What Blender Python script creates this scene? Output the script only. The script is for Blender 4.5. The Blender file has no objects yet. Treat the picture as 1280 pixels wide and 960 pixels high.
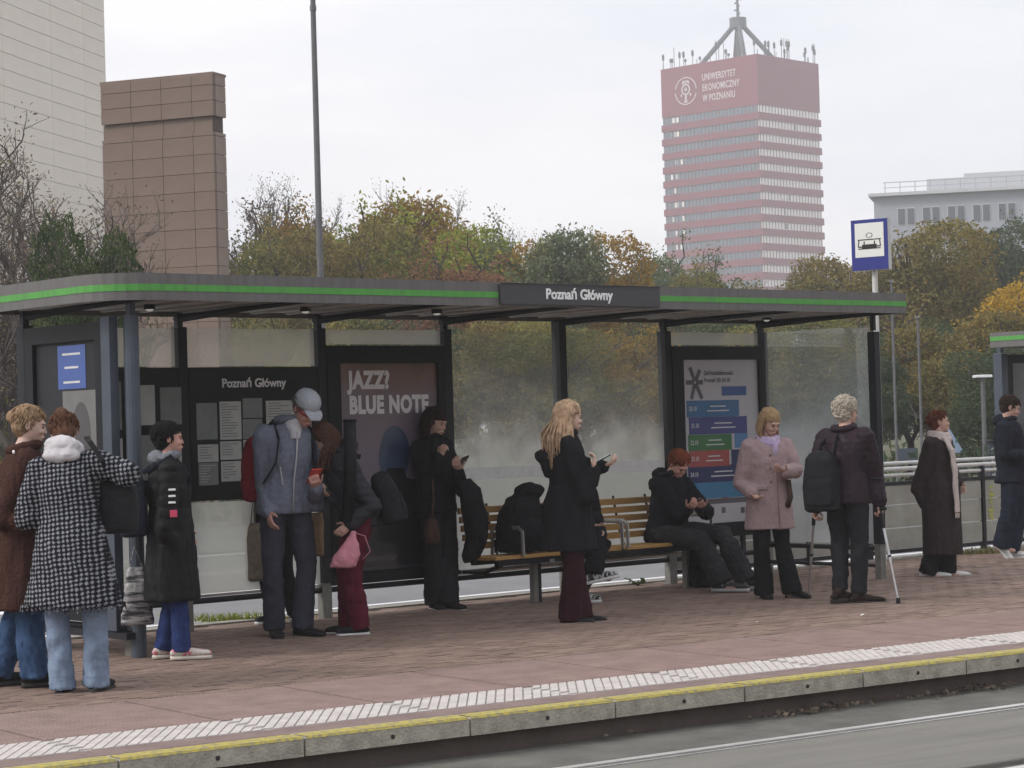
import bpy, bmesh, math, random
import numpy as np
from mathutils import Vector, Matrix, Euler
from mathutils import noise as mnoise
rnd = random.Random(7)
SC = bpy.context.scene
COL = SC.collection
R = math.radians
# ------------------------------------------------------------------ camera
F, RL, H0, EYE = 2784.4, 0.029, 549.2, 1.6
cam_d = bpy.data.cameras.new('camera'); cam = bpy.data.objects.new('camera', cam_d); COL.objects.link(cam)
cam_d.sensor_width = 36.0; cam_d.lens = F / 1280 * 36.0; cam_d.clip_start = 0.1; cam_d.clip_end = 4000
_p = math.atan((H0 - RL * 640 - 480) / F); _r = math.atan(RL)
_f = Vector((0, math.cos(_p), math.sin(_p))); _u0 = Vector((0, -math.sin(_p), math.cos(_p))); _r0 = Vector((1, 0, 0))
_rt = _r0 * math.cos(_r) - _u0 * math.sin(_r); _up = _r0 * math.sin(_r) + _u0 * math.cos(_r)
M = Matrix((_rt, _up, -_f)).transposed().to_4x4(); M.translation = (0, 0, EYE)
cam.matrix_world = M
SC.camera = cam
# ------------------------------------------------------------------ sky, sun, exposure
SUN_EL, SUN_AZ = R(38), R(250)
W = bpy.data.worlds.new("World"); SC.world = W; W.use_nodes = True
nt = W.node_tree; nt.nodes.clear()
def wn(t, **k):
    n = nt.nodes.new(t)
    for a, b in k.items(): setattr(n, a, b)
    return n
wo = wn('ShaderNodeOutputWorld'); bg1 = wn('ShaderNodeBackground'); bg2 = wn('ShaderNodeBackground'); mx = wn('ShaderNodeMixShader')
sky = wn('ShaderNodeTexSky', sky_type='NISHITA', sun_disc=False, sun_elevation=SUN_EL, sun_rotation=SUN_AZ, dust_density=4.0)
bg1.inputs[1].default_value = 0.10
tc = wn('ShaderNodeTexCoord'); mp = wn('ShaderNodeMapping'); mp.inputs['Scale'].default_value = (1, 1, 4.5)
nz = wn('ShaderNodeTexNoise'); nz.inputs['Scale'].default_value = 3.2; nz.inputs['Detail'].default_value = 6; nz.inputs['Roughness'].default_value = 0.55
cr = wn('ShaderNodeValToRGB')
cr.color_ramp.elements[0].position = 0.32; cr.color_ramp.elements[0].color = (0.58, 0.61, 0.68, 1)
cr.color_ramp.elements[1].position = 0.66; cr.color_ramp.elements[1].color = (0.78, 0.765, 0.775, 1)
L = nt.links.new
L(tc.outputs['Generated'], mp.inputs[0]); L(mp.outputs[0], nz.inputs[0]); L(nz.outputs[0], cr.inputs[0]); L(cr.outputs[0], bg2.inputs[0])
L(sky.outputs[0], bg1.inputs[0]); bg2.inputs[1].default_value = 1.0
mx.inputs[0].default_value = 0.93
L(bg1.outputs[0], mx.inputs[1]); L(bg2.outputs[0], mx.inputs[2]); L(mx.outputs[0], wo.inputs[0])
sl = bpy.data.lights.new('sun', 'SUN'); sl.energy = 1.4; sl.angle = R(18); sl.color = (1, .96, .9)
so = bpy.data.objects.new('sun', sl); COL.objects.link(so)
_d = Vector((math.sin(SUN_AZ) * math.cos(SUN_EL), math.cos(SUN_AZ) * math.cos(SUN_EL), math.sin(SUN_EL)))
so.rotation_euler = _d.to_track_quat('Z', 'Y').to_euler(); so.location = (-20, -20, 40)
SC.view_settings.view_transform = 'Standard'; SC.view_settings.look = 'None'; SC.view_settings.exposure = 0.66; SC.view_settings.gamma = 1.0
SC.view_settings.use_curve_mapping = False
try:
    SC.cycles.volume_bounces = 2; SC.cycles.max_bounces = 8; SC.cycles.transparent_max_bounces = 16; SC.cycles.caustics_reflective = False
    SC.cycles.volume_max_steps = 64; SC.cycles.filter_width = 1.5
except Exception: pass

# ------------------------------------------------------------------ materials
MATS = {}
def mat(name, col, rough=.6, metal=0., var=.12, scale=6., bump=0., bscale=None, spec=.4, col2=None, detail=4, stretch=(1, 1, 1), coat=0., coords='Object', thr=None):
    """noise-varied principled material"""
    if name in MATS: return MATS[name]
    m = bpy.data.materials.new(name); m.use_nodes = True; MATS[name] = m
    t = m.node_tree; b = t.nodes['Principled BSDF']
    b.inputs['Roughness'].default_value = rough; b.inputs['Metallic'].default_value = metal
    b.inputs['Specular IOR Level'].default_value = spec; b.inputs['Coat Weight'].default_value = coat
    co = t.nodes.new('ShaderNodeTexCoord'); mp = t.nodes.new('ShaderNodeMapping'); mp.inputs['Scale'].default_value = stretch
    t.links.new(co.outputs[coords], mp.inputs[0])
    n = t.nodes.new('ShaderNodeTexNoise'); n.inputs['Scale'].default_value = scale; n.inputs['Detail'].default_value = detail; n.inputs['Roughness'].default_value = .65
    t.links.new(mp.outputs[0], n.inputs[0])
    r = t.nodes.new('ShaderNodeValToRGB'); t.links.new(n.outputs[0], r.inputs[0])
    a = [max(0, c * (1 - var)) for c in col[:3]]; c2 = col2 if col2 else [min(1, c * (1 + var)) for c in col[:3]]
    if col2: a = col[:3]
    lo, hi = thr if thr else (.3, .7)
    r.color_ramp.elements[0].position = lo; r.color_ramp.elements[0].color = (*a, 1)
    r.color_ramp.elements[1].position = hi; r.color_ramp.elements[1].color = (*c2[:3], 1)
    t.links.new(r.outputs[0], b.inputs['Base Color'])
    if bump:
        n2 = t.nodes.new('ShaderNodeTexNoise'); n2.inputs['Scale'].default_value = bscale or scale * 4; n2.inputs['Detail'].default_value = 5
        t.links.new(mp.outputs[0], n2.inputs[0])
        bp = t.nodes.new('ShaderNodeBump'); bp.inputs['Strength'].default_value = bump; bp.inputs['Distance'].default_value = .02
        t.links.new(n2.outputs[0], bp.inputs['Height']); t.links.new(bp.outputs[0], b.inputs['Normal'])
    return m
def principled(m): return m.node_tree.nodes['Principled BSDF']
# ------------------------------------------------------------------ mesh builder
class MB:
    def __init__(s): s.v = []; s.f = []
    def add(s, vs, fs):
        k = len(s.v); s.v += [tuple(v) for v in vs]; s.f += [tuple(i + k for i in f) for f in fs]; return s
    def box(s, c, d, rz=0., rx=0., ry=0.):
        x, y, z = d[0] / 2, d[1] / 2, d[2] / 2
        vs = [Vector(p) for p in ((-x,-y,-z),(x,-y,-z),(x,y,-z),(-x,y,-z),(-x,-y,z),(x,-y,z),(x,y,z),(-x,y,z))]
        if rz or rx or ry:
            m = Euler((rx, ry, rz)).to_matrix(); vs = [m @ v for v in vs]
        return s.add([v + Vector(c) for v in vs], [(0,3,2,1),(4,5,6,7),(0,1,5,4),(1,2,6,5),(2,3,7,6),(3,0,4,7)])
    def bbox(s, c, d, bev=.005, rz=0.):
        """box with chamfered vertical and top edges"""
        x, y, z = d[0] / 2, d[1] / 2, d[2] / 2; b = min(bev, x * .45, y * .45, z * .9)
        def ring(ix, iy, zz):
            return [(-x+ix,-y+iy,zz),(x-ix,-y+iy,zz),(x-ix,y-iy,zz),(-x+ix,y-iy,zz)]
        vs = ring(0, 0, -z) + ring(0, 0, z - b) + ring(b, b, z)
        m = Matrix.Rotation(rz, 3, 'Z')
        fs = [(3,2,1,0),(8,9,10,11)]
        for k in (0, 4):
            for i in range(4): fs.append((k+i, k+(i+1)%4, k+4+(i+1)%4, k+4+i))
        return s.add([m @ Vector(v) + Vector(c) for v in vs], fs)
    def loft(s, rings, n=16, caps=True, sq=1.):
        """rings: (center, ax, ay) vectors"""
        vs = []; fs = []
        for c, ax, ay in rings:
            c = Vector(c); ax = Vector(ax); ay = Vector(ay)
            for i in range(n):
                a = 2 * math.pi * i / n; ca, sa = math.cos(a), math.sin(a)
                if sq != 1.: ca = math.copysign(abs(ca) ** sq, ca); sa = math.copysign(abs(sa) ** sq, sa)
                vs.append(c + ax * ca + ay * sa)
        for k in range(len(rings) - 1):
            for i in range(n): fs.append((k*n+i, k*n+(i+1)%n, (k+1)*n+(i+1)%n, (k+1)*n+i))
        if caps:
            fs.append(tuple(range(n - 1, -1, -1))); q = (len(rings) - 1) * n; fs.append(tuple(q + i for i in range(n)))
        return s.add(vs, fs)
    def tube(s, pts, rad, n=8, caps=True, rnd_end=False, ref=None):
        pts = [Vector(p) for p in pts]
        if not hasattr(rad, '__len__'): rad = [rad] * len(pts)
        rings = []; prev = None
        P = list(pts); Q = list(rad)
        if rnd_end:
            d0 = (pts[0] - pts[1]).normalized(); d1 = (pts[-1] - pts[-2]).normalized()
            P = [pts[0] + d0 * rad[0] * .9, pts[0] + d0 * rad[0] * .55] + P + [pts[-1] + d1 * rad[-1] * .55, pts[-1] + d1 * rad[-1] * .9]
            Q = [rad[0] * .35, rad[0] * .82] + Q + [rad[-1] * .82, rad[-1] * .35]
        for i, p in enumerate(P):
            t = (P[min(i + 1, len(P) - 1)] - P[max(i - 1, 0)]).normalized()
            if prev is None:
                a = Vector(ref) if ref else (Vector((0, 0, 1)) if abs(t.z) < .8 else Vector((1, 0, 0)))
            else: a = prev
            a = (a - t * a.dot(t)).normalized(); prev = a; b = t.cross(a)
            r = Q[i]
            if hasattr(r, '__len__'): rings.append((p, a * r[0], b * r[1]))
            else: rings.append((p, a * r, b * r))
        return s.loft(rings, n, caps)
    def ell(s, c, r, rot=None, n=14, m=10):
        vs = []; fs = []; mt = rot if rot is not None else Matrix.Identity(3)
        c = Vector(c)
        vs.append(c + mt @ Vector((0, 0, -r[2])))
        for j in range(1, m):
            ph = -math.pi / 2 + math.pi * j / m
            for i in range(n):
                a = 2 * math.pi * i / n
                vs.append(c + mt @ Vector((r[0] * math.cos(ph) * math.cos(a), r[1] * math.cos(ph) * math.sin(a), r[2] * math.sin(ph))))
        vs.append(c + mt @ Vector((0, 0, r[2])))
        for i in range(n): fs.append((0, 1 + (i + 1) % n, 1 + i))
        for j in range(m - 2):
            for i in range(n): fs.append((1+j*n+i, 1+j*n+(i+1)%n, 1+(j+1)*n+(i+1)%n, 1+(j+1)*n+i))
        q = 1 + (m - 2) * n
        for i in range(n): fs.append((len(vs) - 1, q + i, q + (i + 1) % n))
        return s.add(vs, fs)
    def prism(s, poly, z0, z1):
        n = len(poly); vs = [(x, y, z0) for x, y in poly] + [(x, y, z1) for x, y in poly]
        fs = [tuple(range(n - 1, -1, -1)), tuple(range(n, 2 * n))] + [(i, (i+1) % n, n + (i+1) % n, n + i) for i in range(n)]
        return s.add(vs, fs)
    def mesh(s, name, smooth=False):
        me = bpy.data.meshes.new(name); me.from_pydata(s.v, [], s.f); me.update()
        if smooth: me.polygons.foreach_set('use_smooth', [True] * len(me.polygons))
        return me
    def build(s, name, m, parent=None, smooth=False, **k):
        return obj(name, s.mesh(name, smooth), m, parent, **k)
def obj(name, me, m=None, parent=None, loc=None, rz=None, **k):
    o = bpy.data.objects.new(name, me); COL.objects.link(o)
    if m is not None and not me.materials: me.materials.append(m)
    if parent is not None: o.parent = parent
    if loc is not None: o.location = loc
    if rz is not None: o.rotation_euler = (0, 0, rz)
    for a, b in k.items(): o[a] = b
    return o
def thing(name, label, cat, loc=(0, 0, 0), rz=0., group=None, scale=1.):
    o = bpy.data.objects.new(name, None); COL.objects.link(o); o.location = loc; o.rotation_euler = (0, 0, rz); o.scale = (scale,) * 3
    o['label'] = label; o['category'] = cat; o.empty_display_size = .2
    if group: o['group'] = group
    return o
def text_mesh(txt, size, ext=.002, bold=0.0, align='CENTER'):
    c = bpy.data.curves.new('t', 'FONT'); c.space_character = 1.0 + (.09 if bold > .008 else 0.); c.body = txt; c.size = size; c.extrude = ext; c.offset = bold; c.align_x = align; c.align_y = 'CENTER'
    c.resolution_u = 3
    o = bpy.data.objects.new('t', c); COL.objects.link(o)
    dg = bpy.context.evaluated_depsgraph_get(); dg.update()
    me = bpy.data.meshes.new_from_object(o.evaluated_get(dg)); bpy.data.objects.remove(o)
    return me
def text_on(txt, size, p, parent, m, name='lettering', ext=.002, bold=0., align='CENTER', xdir=(1, 0, 0), sx=1.):
    """text in the vertical plane with reading direction xdir, local coords of parent"""
    me = text_mesh(txt, size, ext, bold, align)
    X = Vector(xdir).normalized(); Z = Vector((0, 0, 1)); N = X.cross(Z)
    mt = Matrix((X * sx, Z, N)).transposed().to_4x4(); mt.translation = Vector(p)
    me.transform(mt); me.materials.clear()
    return obj(name, me, m, parent)
def copy_tree(o, parent=None):
    c = o.copy(); COL.objects.link(c)
    if parent is not None: c.parent = parent
    for ch in o.children: copy_tree(ch, c)
    return c
# ------------------------------------------------------------------ remesh helpers
def remesh(mb, voxel, smooth=2, decim=None, name='m'):
    me = mb.mesh('tmp'); o = bpy.data.objects.new('tmp', me); COL.objects.link(o)
    r = o.modifiers.new('r', 'REMESH'); r.mode = 'VOXEL'; r.voxel_size = voxel; r.adaptivity = 0
    if smooth:
        s = o.modifiers.new('s', 'SMOOTH'); s.factor = .5; s.iterations = smooth
    if decim:
        d = o.modifiers.new('d', 'DECIMATE'); d.ratio = decim
    dg = bpy.context.evaluated_depsgraph_get(); dg.update()
    out = bpy.data.meshes.new_from_object(o.evaluated_get(dg)); out.name = name
    bpy.data.objects.remove(o); bpy.data.meshes.remove(me)
    out.polygons.foreach_set('use_smooth', [True] * len(out.polygons))
    return out
def getco(me):
    a = np.empty(len(me.vertices) * 3); me.vertices.foreach_get('co', a); return a.reshape(-1, 3)
def getno(me):
    a = np.empty(len(me.vertices) * 3); me.vertices.foreach_get('normal', a); return a.reshape(-1, 3)
def setco(me, a): me.vertices.foreach_set('co', a.ravel()); me.update()
def nnoise(p, seed, sc=(1, 1, 1), oct=3):
    """cheap vectorised smooth noise in about -1..1"""
    g = np.random.RandomState(seed); q = p * np.array(sc); out = np.zeros(len(p)); amp = 1.; tot = 0
    for o in range(oct):
        for k in range(4):
            d = g.normal(size=3); d /= np.linalg.norm(d); w = g.normal(size=3)
            out += amp * np.sin(q @ d * 6.28 + g.uniform(0, 6.28) + 1.6 * np.sin(q @ w * 2.6 + g.uniform(0, 6.28))) / 4
        tot += amp; amp *= .5; q = q * 2.03
    return out / tot * 1.5
def displace(me, amp, sc, seed, ridge=False, mask=None):
    c = getco(me); n = getno(me); d = nnoise(c, seed, sc)
    if ridge: d = 1 - np.abs(d) * 2
    if mask is not None: d = d * mask(c)
    setco(me, c + n * (d * amp)[:, None])
# ------------------------------------------------------------------ measuring helpers (pixel of the 1280x960 photograph -> place)
def ray(x, y): return _f + _rt * ((x - 640) / F) - _up * ((y - 480) / F)
def gp(x, y, z=0.):
    d = ray(x, y); return Vector((0, 0, EYE)) + d * ((z - EYE) / d.z)
def at(x, y, Y):
    d = ray(x, y); return Vector((0, 0, EYE)) + d * (Y / d.y)
P0 = Vector((-2.696, 18.094, 0)); SA = R(90) - 0.847
UV = Vector((math.cos(SA), math.sin(SA), 0)); VV = Vector((-UV.y, UV.x, 0))
def uvz(x, y, v):
    d = ray(x, y); o = Vector((0, 0, EYE)) - P0
    t = (v - o.dot(VV)) / d.dot(VV); q = o + d * t
    return q.dot(UV), q.z
def sh(u, v, z=0.): return P0 + UV * u + VV * v + Vector((0, 0, z))
PA = Vector((-2.002, 11.063, 0)); EA = math.atan2(.571, .821)
EV = Vector((math.cos(EA), math.sin(EA), 0)); NV = Vector((-EV.y, EV.x, 0))
# ------------------------------------------------------------------ setting materials
m_conc = mat('edge_concrete', (.36, .335, .28), .9, var=.35, scale=9, bump=.5, bscale=60, detail=8)
m_ylw = mat('yellow_paint', (.46, .38, .08), .8, scale=25, col2=(.27, .24, .13), thr=(.44, .60), bump=.3, bscale=80)
m_wht = mat('white_tactile', (.60, .56, .53), .85, scale=7, col2=(.42, .38, .36), detail=8, bump=.3, bscale=50, thr=(.35, .75))
m_wgr = mat('tactile_groove', (.40, .37, .35), .95, var=.3, scale=12)
m_red = mat('red_slab', (.22, .16, .145), .9, var=.22, scale=4, bump=.4, bscale=90, detail=8)
m_rib = mat('ribbed_slab', (.235, .165, .148), .9, var=.2, scale=4, bump=.3, bscale=90, detail=8)
m_base = mat('platform_base', (.10, .08, .07), .95, var=.2, scale=5)
m_asph = mat('track_asphalt', (.135, .13, .115), .95, var=.3, scale=3, bump=.6, bscale=120, detail=8)
m_tpan = mat('track_concrete', (.15, .145, .13), .9, scale=2.2, col2=(.21, .20, .18), bump=.35, bscale=60, detail=8, stretch=(.35, 3, 1))
m_road = mat('road_asphalt', (.20, .20, .205), .9, var=.12, scale=1.5, bump=.3, bscale=90, detail=8)
m_line = mat('road_line', (.75, .75, .75), .8, var=.08)
m_kerb = mat('kerb_stone', (.33, .31, .27), .9, var=.3, scale=8, bump=.5, bscale=50)
m_grass = mat('verge', (.055, .07, .03), .95, scale=.8, col2=(.10, .085, .04), bump=.5, bscale=30)
m_steel = mat('rail_steel', (.72, .71, .68), .35, metal=.7, var=.12, scale=12)
m_dark = mat('rail_groove', (.03, .028, .025), .9, var=.3)
m_pav = mat('paver', (.235, .165, .132), .92, var=.25, scale=3, bump=.5, bscale=120, detail=8)
t = m_pav.node_tree; b = principled(m_pav)           # each paver its own tone
g = t.nodes.new('ShaderNodeNewGeometry'); hs = t.nodes.new('ShaderNodeHueSaturation'); mr = t.nodes.new('ShaderNodeMapRange')
mr.inputs['To Min'].default_value = .88; mr.inputs['To Max'].default_value = 1.12
src = b.inputs['Base Color'].links[0].from_socket
t.links.new(g.outputs['Random Per Island'], mr.inputs[0]); t.links.new(mr.outputs[0], hs.inputs['Value']); t.links.new(src, hs.inputs['Color'])
t.links.new(hs.outputs[0], b.inputs['Base Color'])
# ------------------------------------------------------------------ ground, platform, track
MB().box((0, 352, -.75), (850, 950, .9)).build('ground', m_grass, kind='structure')
pl = MB(); pl.prism([(-9, .09), (24, .09), (24, 12), (-9, 12)], -.29, -.031)
plat = pl.build('platform', m_base, kind='structure'); plat.location = PA; plat.rotation_euler = (0, 0, EA)
# clip the back of the base with the kerb line: rebuild the polygon in platform coordinates
def toP(p): q = p - PA; return (q.dot(EV), q.dot(NV))
k0, k1 = toP(sh(-14, .3)), toP(sh(24, .3))
me = MB().prism([(-10, .09), (26, .09), (26, 12), k1, k0, (-10, 3)], -.29, -.031).mesh('platform')
me = MB().prism([(-10, .09), (k1[0], .09), k1, k0], -.29, -.031).mesh('platform')
me.materials.append(m_base); plat.data = me
PX = [-6.3, -5.25, -4.2, -3.15, -2.1, -1.05, 0, 1.055, 2.094, 3.098, 4.073, 5.044, 5.96, 6.88, 7.8, 8.72, 9.64, 10.56, 11.5, 12.4, 13.3]
for i in range(len(PX) - 1):
    a, c = PX[i], PX[i + 1]; w = c - a; x = (a + c) / 2; g = .012
    s = MB().bbox((x, .09, -.05 + rnd.uniform(-.002, .001)), (w - g, .178, .1), .008).build('edge_slab', m_conc, plat)
    MB().tube([(x + .02, -.002, -.055), (x + .02, .012, -.055)], .013, 8).build('lifting_hole', m_dark, s)
    ym = MB(); ym.add([(a+g/2+.004, .008, .0025), (c-g/2-.004, .008, .0025), (c-g/2-.004, .14, .0025), (a+g/2+.004, .14, .0025)], [(0, 1, 2, 3)])
    ym.add([(a+g/2+.004, .0075, .002), (c-g/2-.004, .0075, .002), (c-g/2-.004, -.0015, -.010), (a+g/2+.004, -.0015, -.010)], [(3, 2, 1, 0)])
    ym.build('yellow_line', m_ylw, s)
    MB().bbox((x, .29, -.016), (w - .008, .218, .032), .003).build('border_slab', m_red, plat)
    # white tactile tile with diagonal ribs, one per slab length
    tb_ = MB().box((x, .665, -.018), (w - .003, .525, .028)).build('tactile_tile', m_wgr, plat); tm = MB(); sp = .066; k = math.ceil((a - .5) / sp)
    while k * sp < c:
        p = k * sp
        x0, x1 = p, p + .355      # rib runs diagonally from front edge to back edge
        y0, y1 = .41, .92
        def cut(px0, px1):        # clip to the tile
            t0 = max(0, (a + .001 - px0) / (px1 - px0)) if px0 < a + .001 else 0
            t1 = min(1, (c - .001 - px0) / (px1 - px0)) if px1 > c - .001 else 1
            return t0, t1
        hw = .0268
        t0, t1 = cut(x0 + hw, x1 + hw); t2, t3 = cut(x0 - hw, x1 - hw)
        t0 = max(t0, t2); t1 = min(t1, t3)
        if t1 - t0 > .05:
            q = [(x0 - hw + .355 * t0, y0 + .51 * t0), (x0 + hw + .355 * t0, y0 + .51 * t0), (x0 + hw + .355 * t1, y0 + .51 * t1), (x0 - hw + .355 * t1, y0 + .51 * t1)]
            tm.prism(q, -.004, .003)
        k += 1
    tm.build('ribs', m_wht, tb_)
    rm = MB().box((x, 1.565, -.016), (w - .020, 1.255, .03)); k = 0     # ribbed warning slab: fine raised ribs
    y = .955
    xx = a + .03
    while xx < c - .03:
        rm.add([(xx - .009, .95, -.001), (xx + .009, .95, -.001), (xx + .009, 2.18, -.001), (xx - .009, 2.18, -.001),
                (xx - .005, .955, .003), (xx + .005, .955, .003), (xx + .005, 2.175, .003), (xx - .005, 2.175, .003)],
               [(4, 5, 6, 7), (0, 1, 5, 4), (1, 2, 6, 5), (2, 3, 7, 6), (3, 0, 4, 7)]); xx += .036
    rm.build('ribbed_slab', m_rib, plat)
pv = MB(); row = 0; y = 2.20
while y < 12:
    x = -6.0 + (row % 2) * .1
    while x < 17:
        c = PA + EV * (x + .1) + NV * (y + .05); vq = (c - P0).dot(VV)
        if vq < .24:
            z = rnd.gauss(0, .0012); tx = rnd.gauss(0, .0012); w_, h_ = .1 - .0014, .05 - .0014
            X, Y = x + .1, y + .05; zt = [z + tx * a for a in (-1, 1, 1, -1)]
            pv.add([(X - w_, Y - h_, -.03), (X + w_, Y - h_, -.03), (X + w_, Y + h_, -.03), (X - w_, Y + h_, -.03)] +
                   [(X - w_ + .003, Y - h_ + .003, zt[0]), (X + w_ - .003, Y - h_ + .003, zt[1]), (X + w_ - .003, Y + h_ - .003, zt[2]), (X - w_ + .003, Y + h_ - .003, zt[3])],
                   [(4, 5, 6, 7), (0, 1, 5, 4), (1, 2, 6, 5), (2, 3, 7, 6), (3, 0, 4, 7)])
        x += .2
    y += .1; row += 1
pv.build('pavers', m_pav, plat, kind='stuff')
# track
tk = MB().box((8, -2.6, -.275), (60, 5.35, .11)).build('track_bed', m_asph, kind='structure'); tk.location = PA; tk.rotation_euler = (0, 0, EA)
for i in range(14):
    MB().bbox((-6 + i * 1.6, -1.60, -.216), (1.59, 1.30, .05), .006).build('track_panel', m_tpan, tk)
for y0 in (-.80, -2.44):
    r = thing('tram_rail', 'shiny grooved tram rail set in the concrete nearest the platform' if y0 > -1 else 'grooved tram rail farther from the platform edge', 'rail', PA, EA)
    q = MB(); q.prism([(-12, y0 - .032), (30, y0 - .032), (30, y0 + .032), (-12, y0 + .032)], -.24, -.192); q.build('rail_head', m_steel, r)
    MB().prism([(-12, y0 - .070), (30, y0 - .070), (30, y0 - .033), (-12, y0 - .033)], -.24, -.205).build('rail_groove', m_dark, r)
    MB().prism([(-12, y0 - .088), (30, y0 - .088), (30, y0 - .071), (-12, y0 - .071)], -.24, -.196).build('rail_lip', m_steel, r)
    MB().prism([(-12, y0 + .033), (30, y0 + .033), (30, y0 + .045), (-12, y0 + .045)], -.24, -.209).build('rail_seal', m_dark, r)
# dry leaves lying under the platform edge
m_dleaf = mat('dead_leaf', (.07, .05, .035), .9, scale=9, col2=(.15, .115, .085))
lf = MB()
def leafq(mb, p, s, up=.35):
    e = Euler((rnd.gauss(0, up), rnd.gauss(0, up), rnd.uniform(0, 6.3))).to_matrix()
    mb.add([Vector(p) + e @ Vector(q) * s for q in ((-1, 0, 0), (0, -.55, .12), (1, 0, 0), (0, .55, .1))], [(0, 1, 2, 3)])
for cx_, n_, sp_ in ((3.1, 14, .3), (4.6, 90, .25), (5.9, 90, .25), (7.5, 20, .5), (1.0, 8, .4)):
    for _ in range(n_):
        p = PA + EV * (cx_ + rnd.gauss(0, sp_)) + NV * (.02 - abs(rnd.gauss(0, .07))); leafq(lf, (p.x, p.y, -.205 + abs(rnd.gauss(0, .012))), rnd.uniform(.012, .03), .5)
lf.build('dry_leaves', m_dleaf, kind='stuff')
# road and kerb behind the platform
kb = obj('kerb', MB().prism([(-14, .29), (24, .29), (24, .45), (-14, .45)], -.30, .012).mesh('kerb'), m_kerb, kind='structure'); kb.location = P0; kb.rotation_euler = (0, 0, SA)
rd = obj('road', MB().box((8, 9.5, -.22), (90, 18.1, .2)).mesh('road'), m_road, kind='structure'); rd.location = P0; rd.rotation_euler = (0, 0, SA)
for v0, w_ in ((1.9, .12), (4.6, .35), (11, .2)):
    MB().box((8, v0, -.1185), (90, w_, .003)).build('road_marking', m_line, rd)
fk = obj('far_kerb', MB().box((8, 18.7, -.22), (90, .3, .36)).mesh('far_kerb'), m_kerb, kind='structure'); fk.location = P0; fk.rotation_euler = (0, 0, SA)

# ------------------------------------------------------------------ shelter
m_post = mat('shelter_post', (.018, .018, .022), .5, var=.25, scale=4, spec=.22)
m_post2 = mat('shelter_steel', (.075, .09, .115), .45, metal=.4, var=.15, scale=4)
m_leg = mat('shelter_leg', (.19, .185, .17), .55, metal=.2, var=.2, scale=12)
m_fasc = mat('fascia', (.15, .145, .145), .55, metal=.2, scale=5, col2=(.115, .108, .10), thr=(.4, .7), bump=.05, stretch=(4, 4, .6), detail=8)
m_green = mat('green_stripe', (.085, .33, .06), .55, scale=6, col2=(.075, .24, .06), thr=(.45, .7), stretch=(4, 4, .6), detail=8)
m_under = mat('roof_underside', (.52, .50, .47), .6, var=.15, scale=2, stretch=(1, 6, 1))
m_rooft = mat('roof_top', (.10, .10, .10), .7)
m_sign = mat('sign_panel', (.055, .053, .058), .45, var=.08)
m_white = mat('white_letters', (.85, .85, .85), .6, var=.02)
m_case = mat('case_frame', (.010, .011, .013), .45, var=.2, spec=.18)
m_silver = mat('silver_tube', (.5, .5, .5), .32, metal=.8, var=.1)
m_wood = mat('bench_wood', (.46, .27, .09), .55, scale=5, col2=(.33, .18, .055), stretch=(.4, 8, 8), bump=.2, bscale=20)
m_lamp = mat('ceiling_lamp_glass', (.8, .8, .78), .4)
principled(m_lamp).inputs['Emission Color'].default_value = (1, .97, .9, 1); principled(m_lamp).inputs['Emission Strength'].default_value = .15

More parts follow.
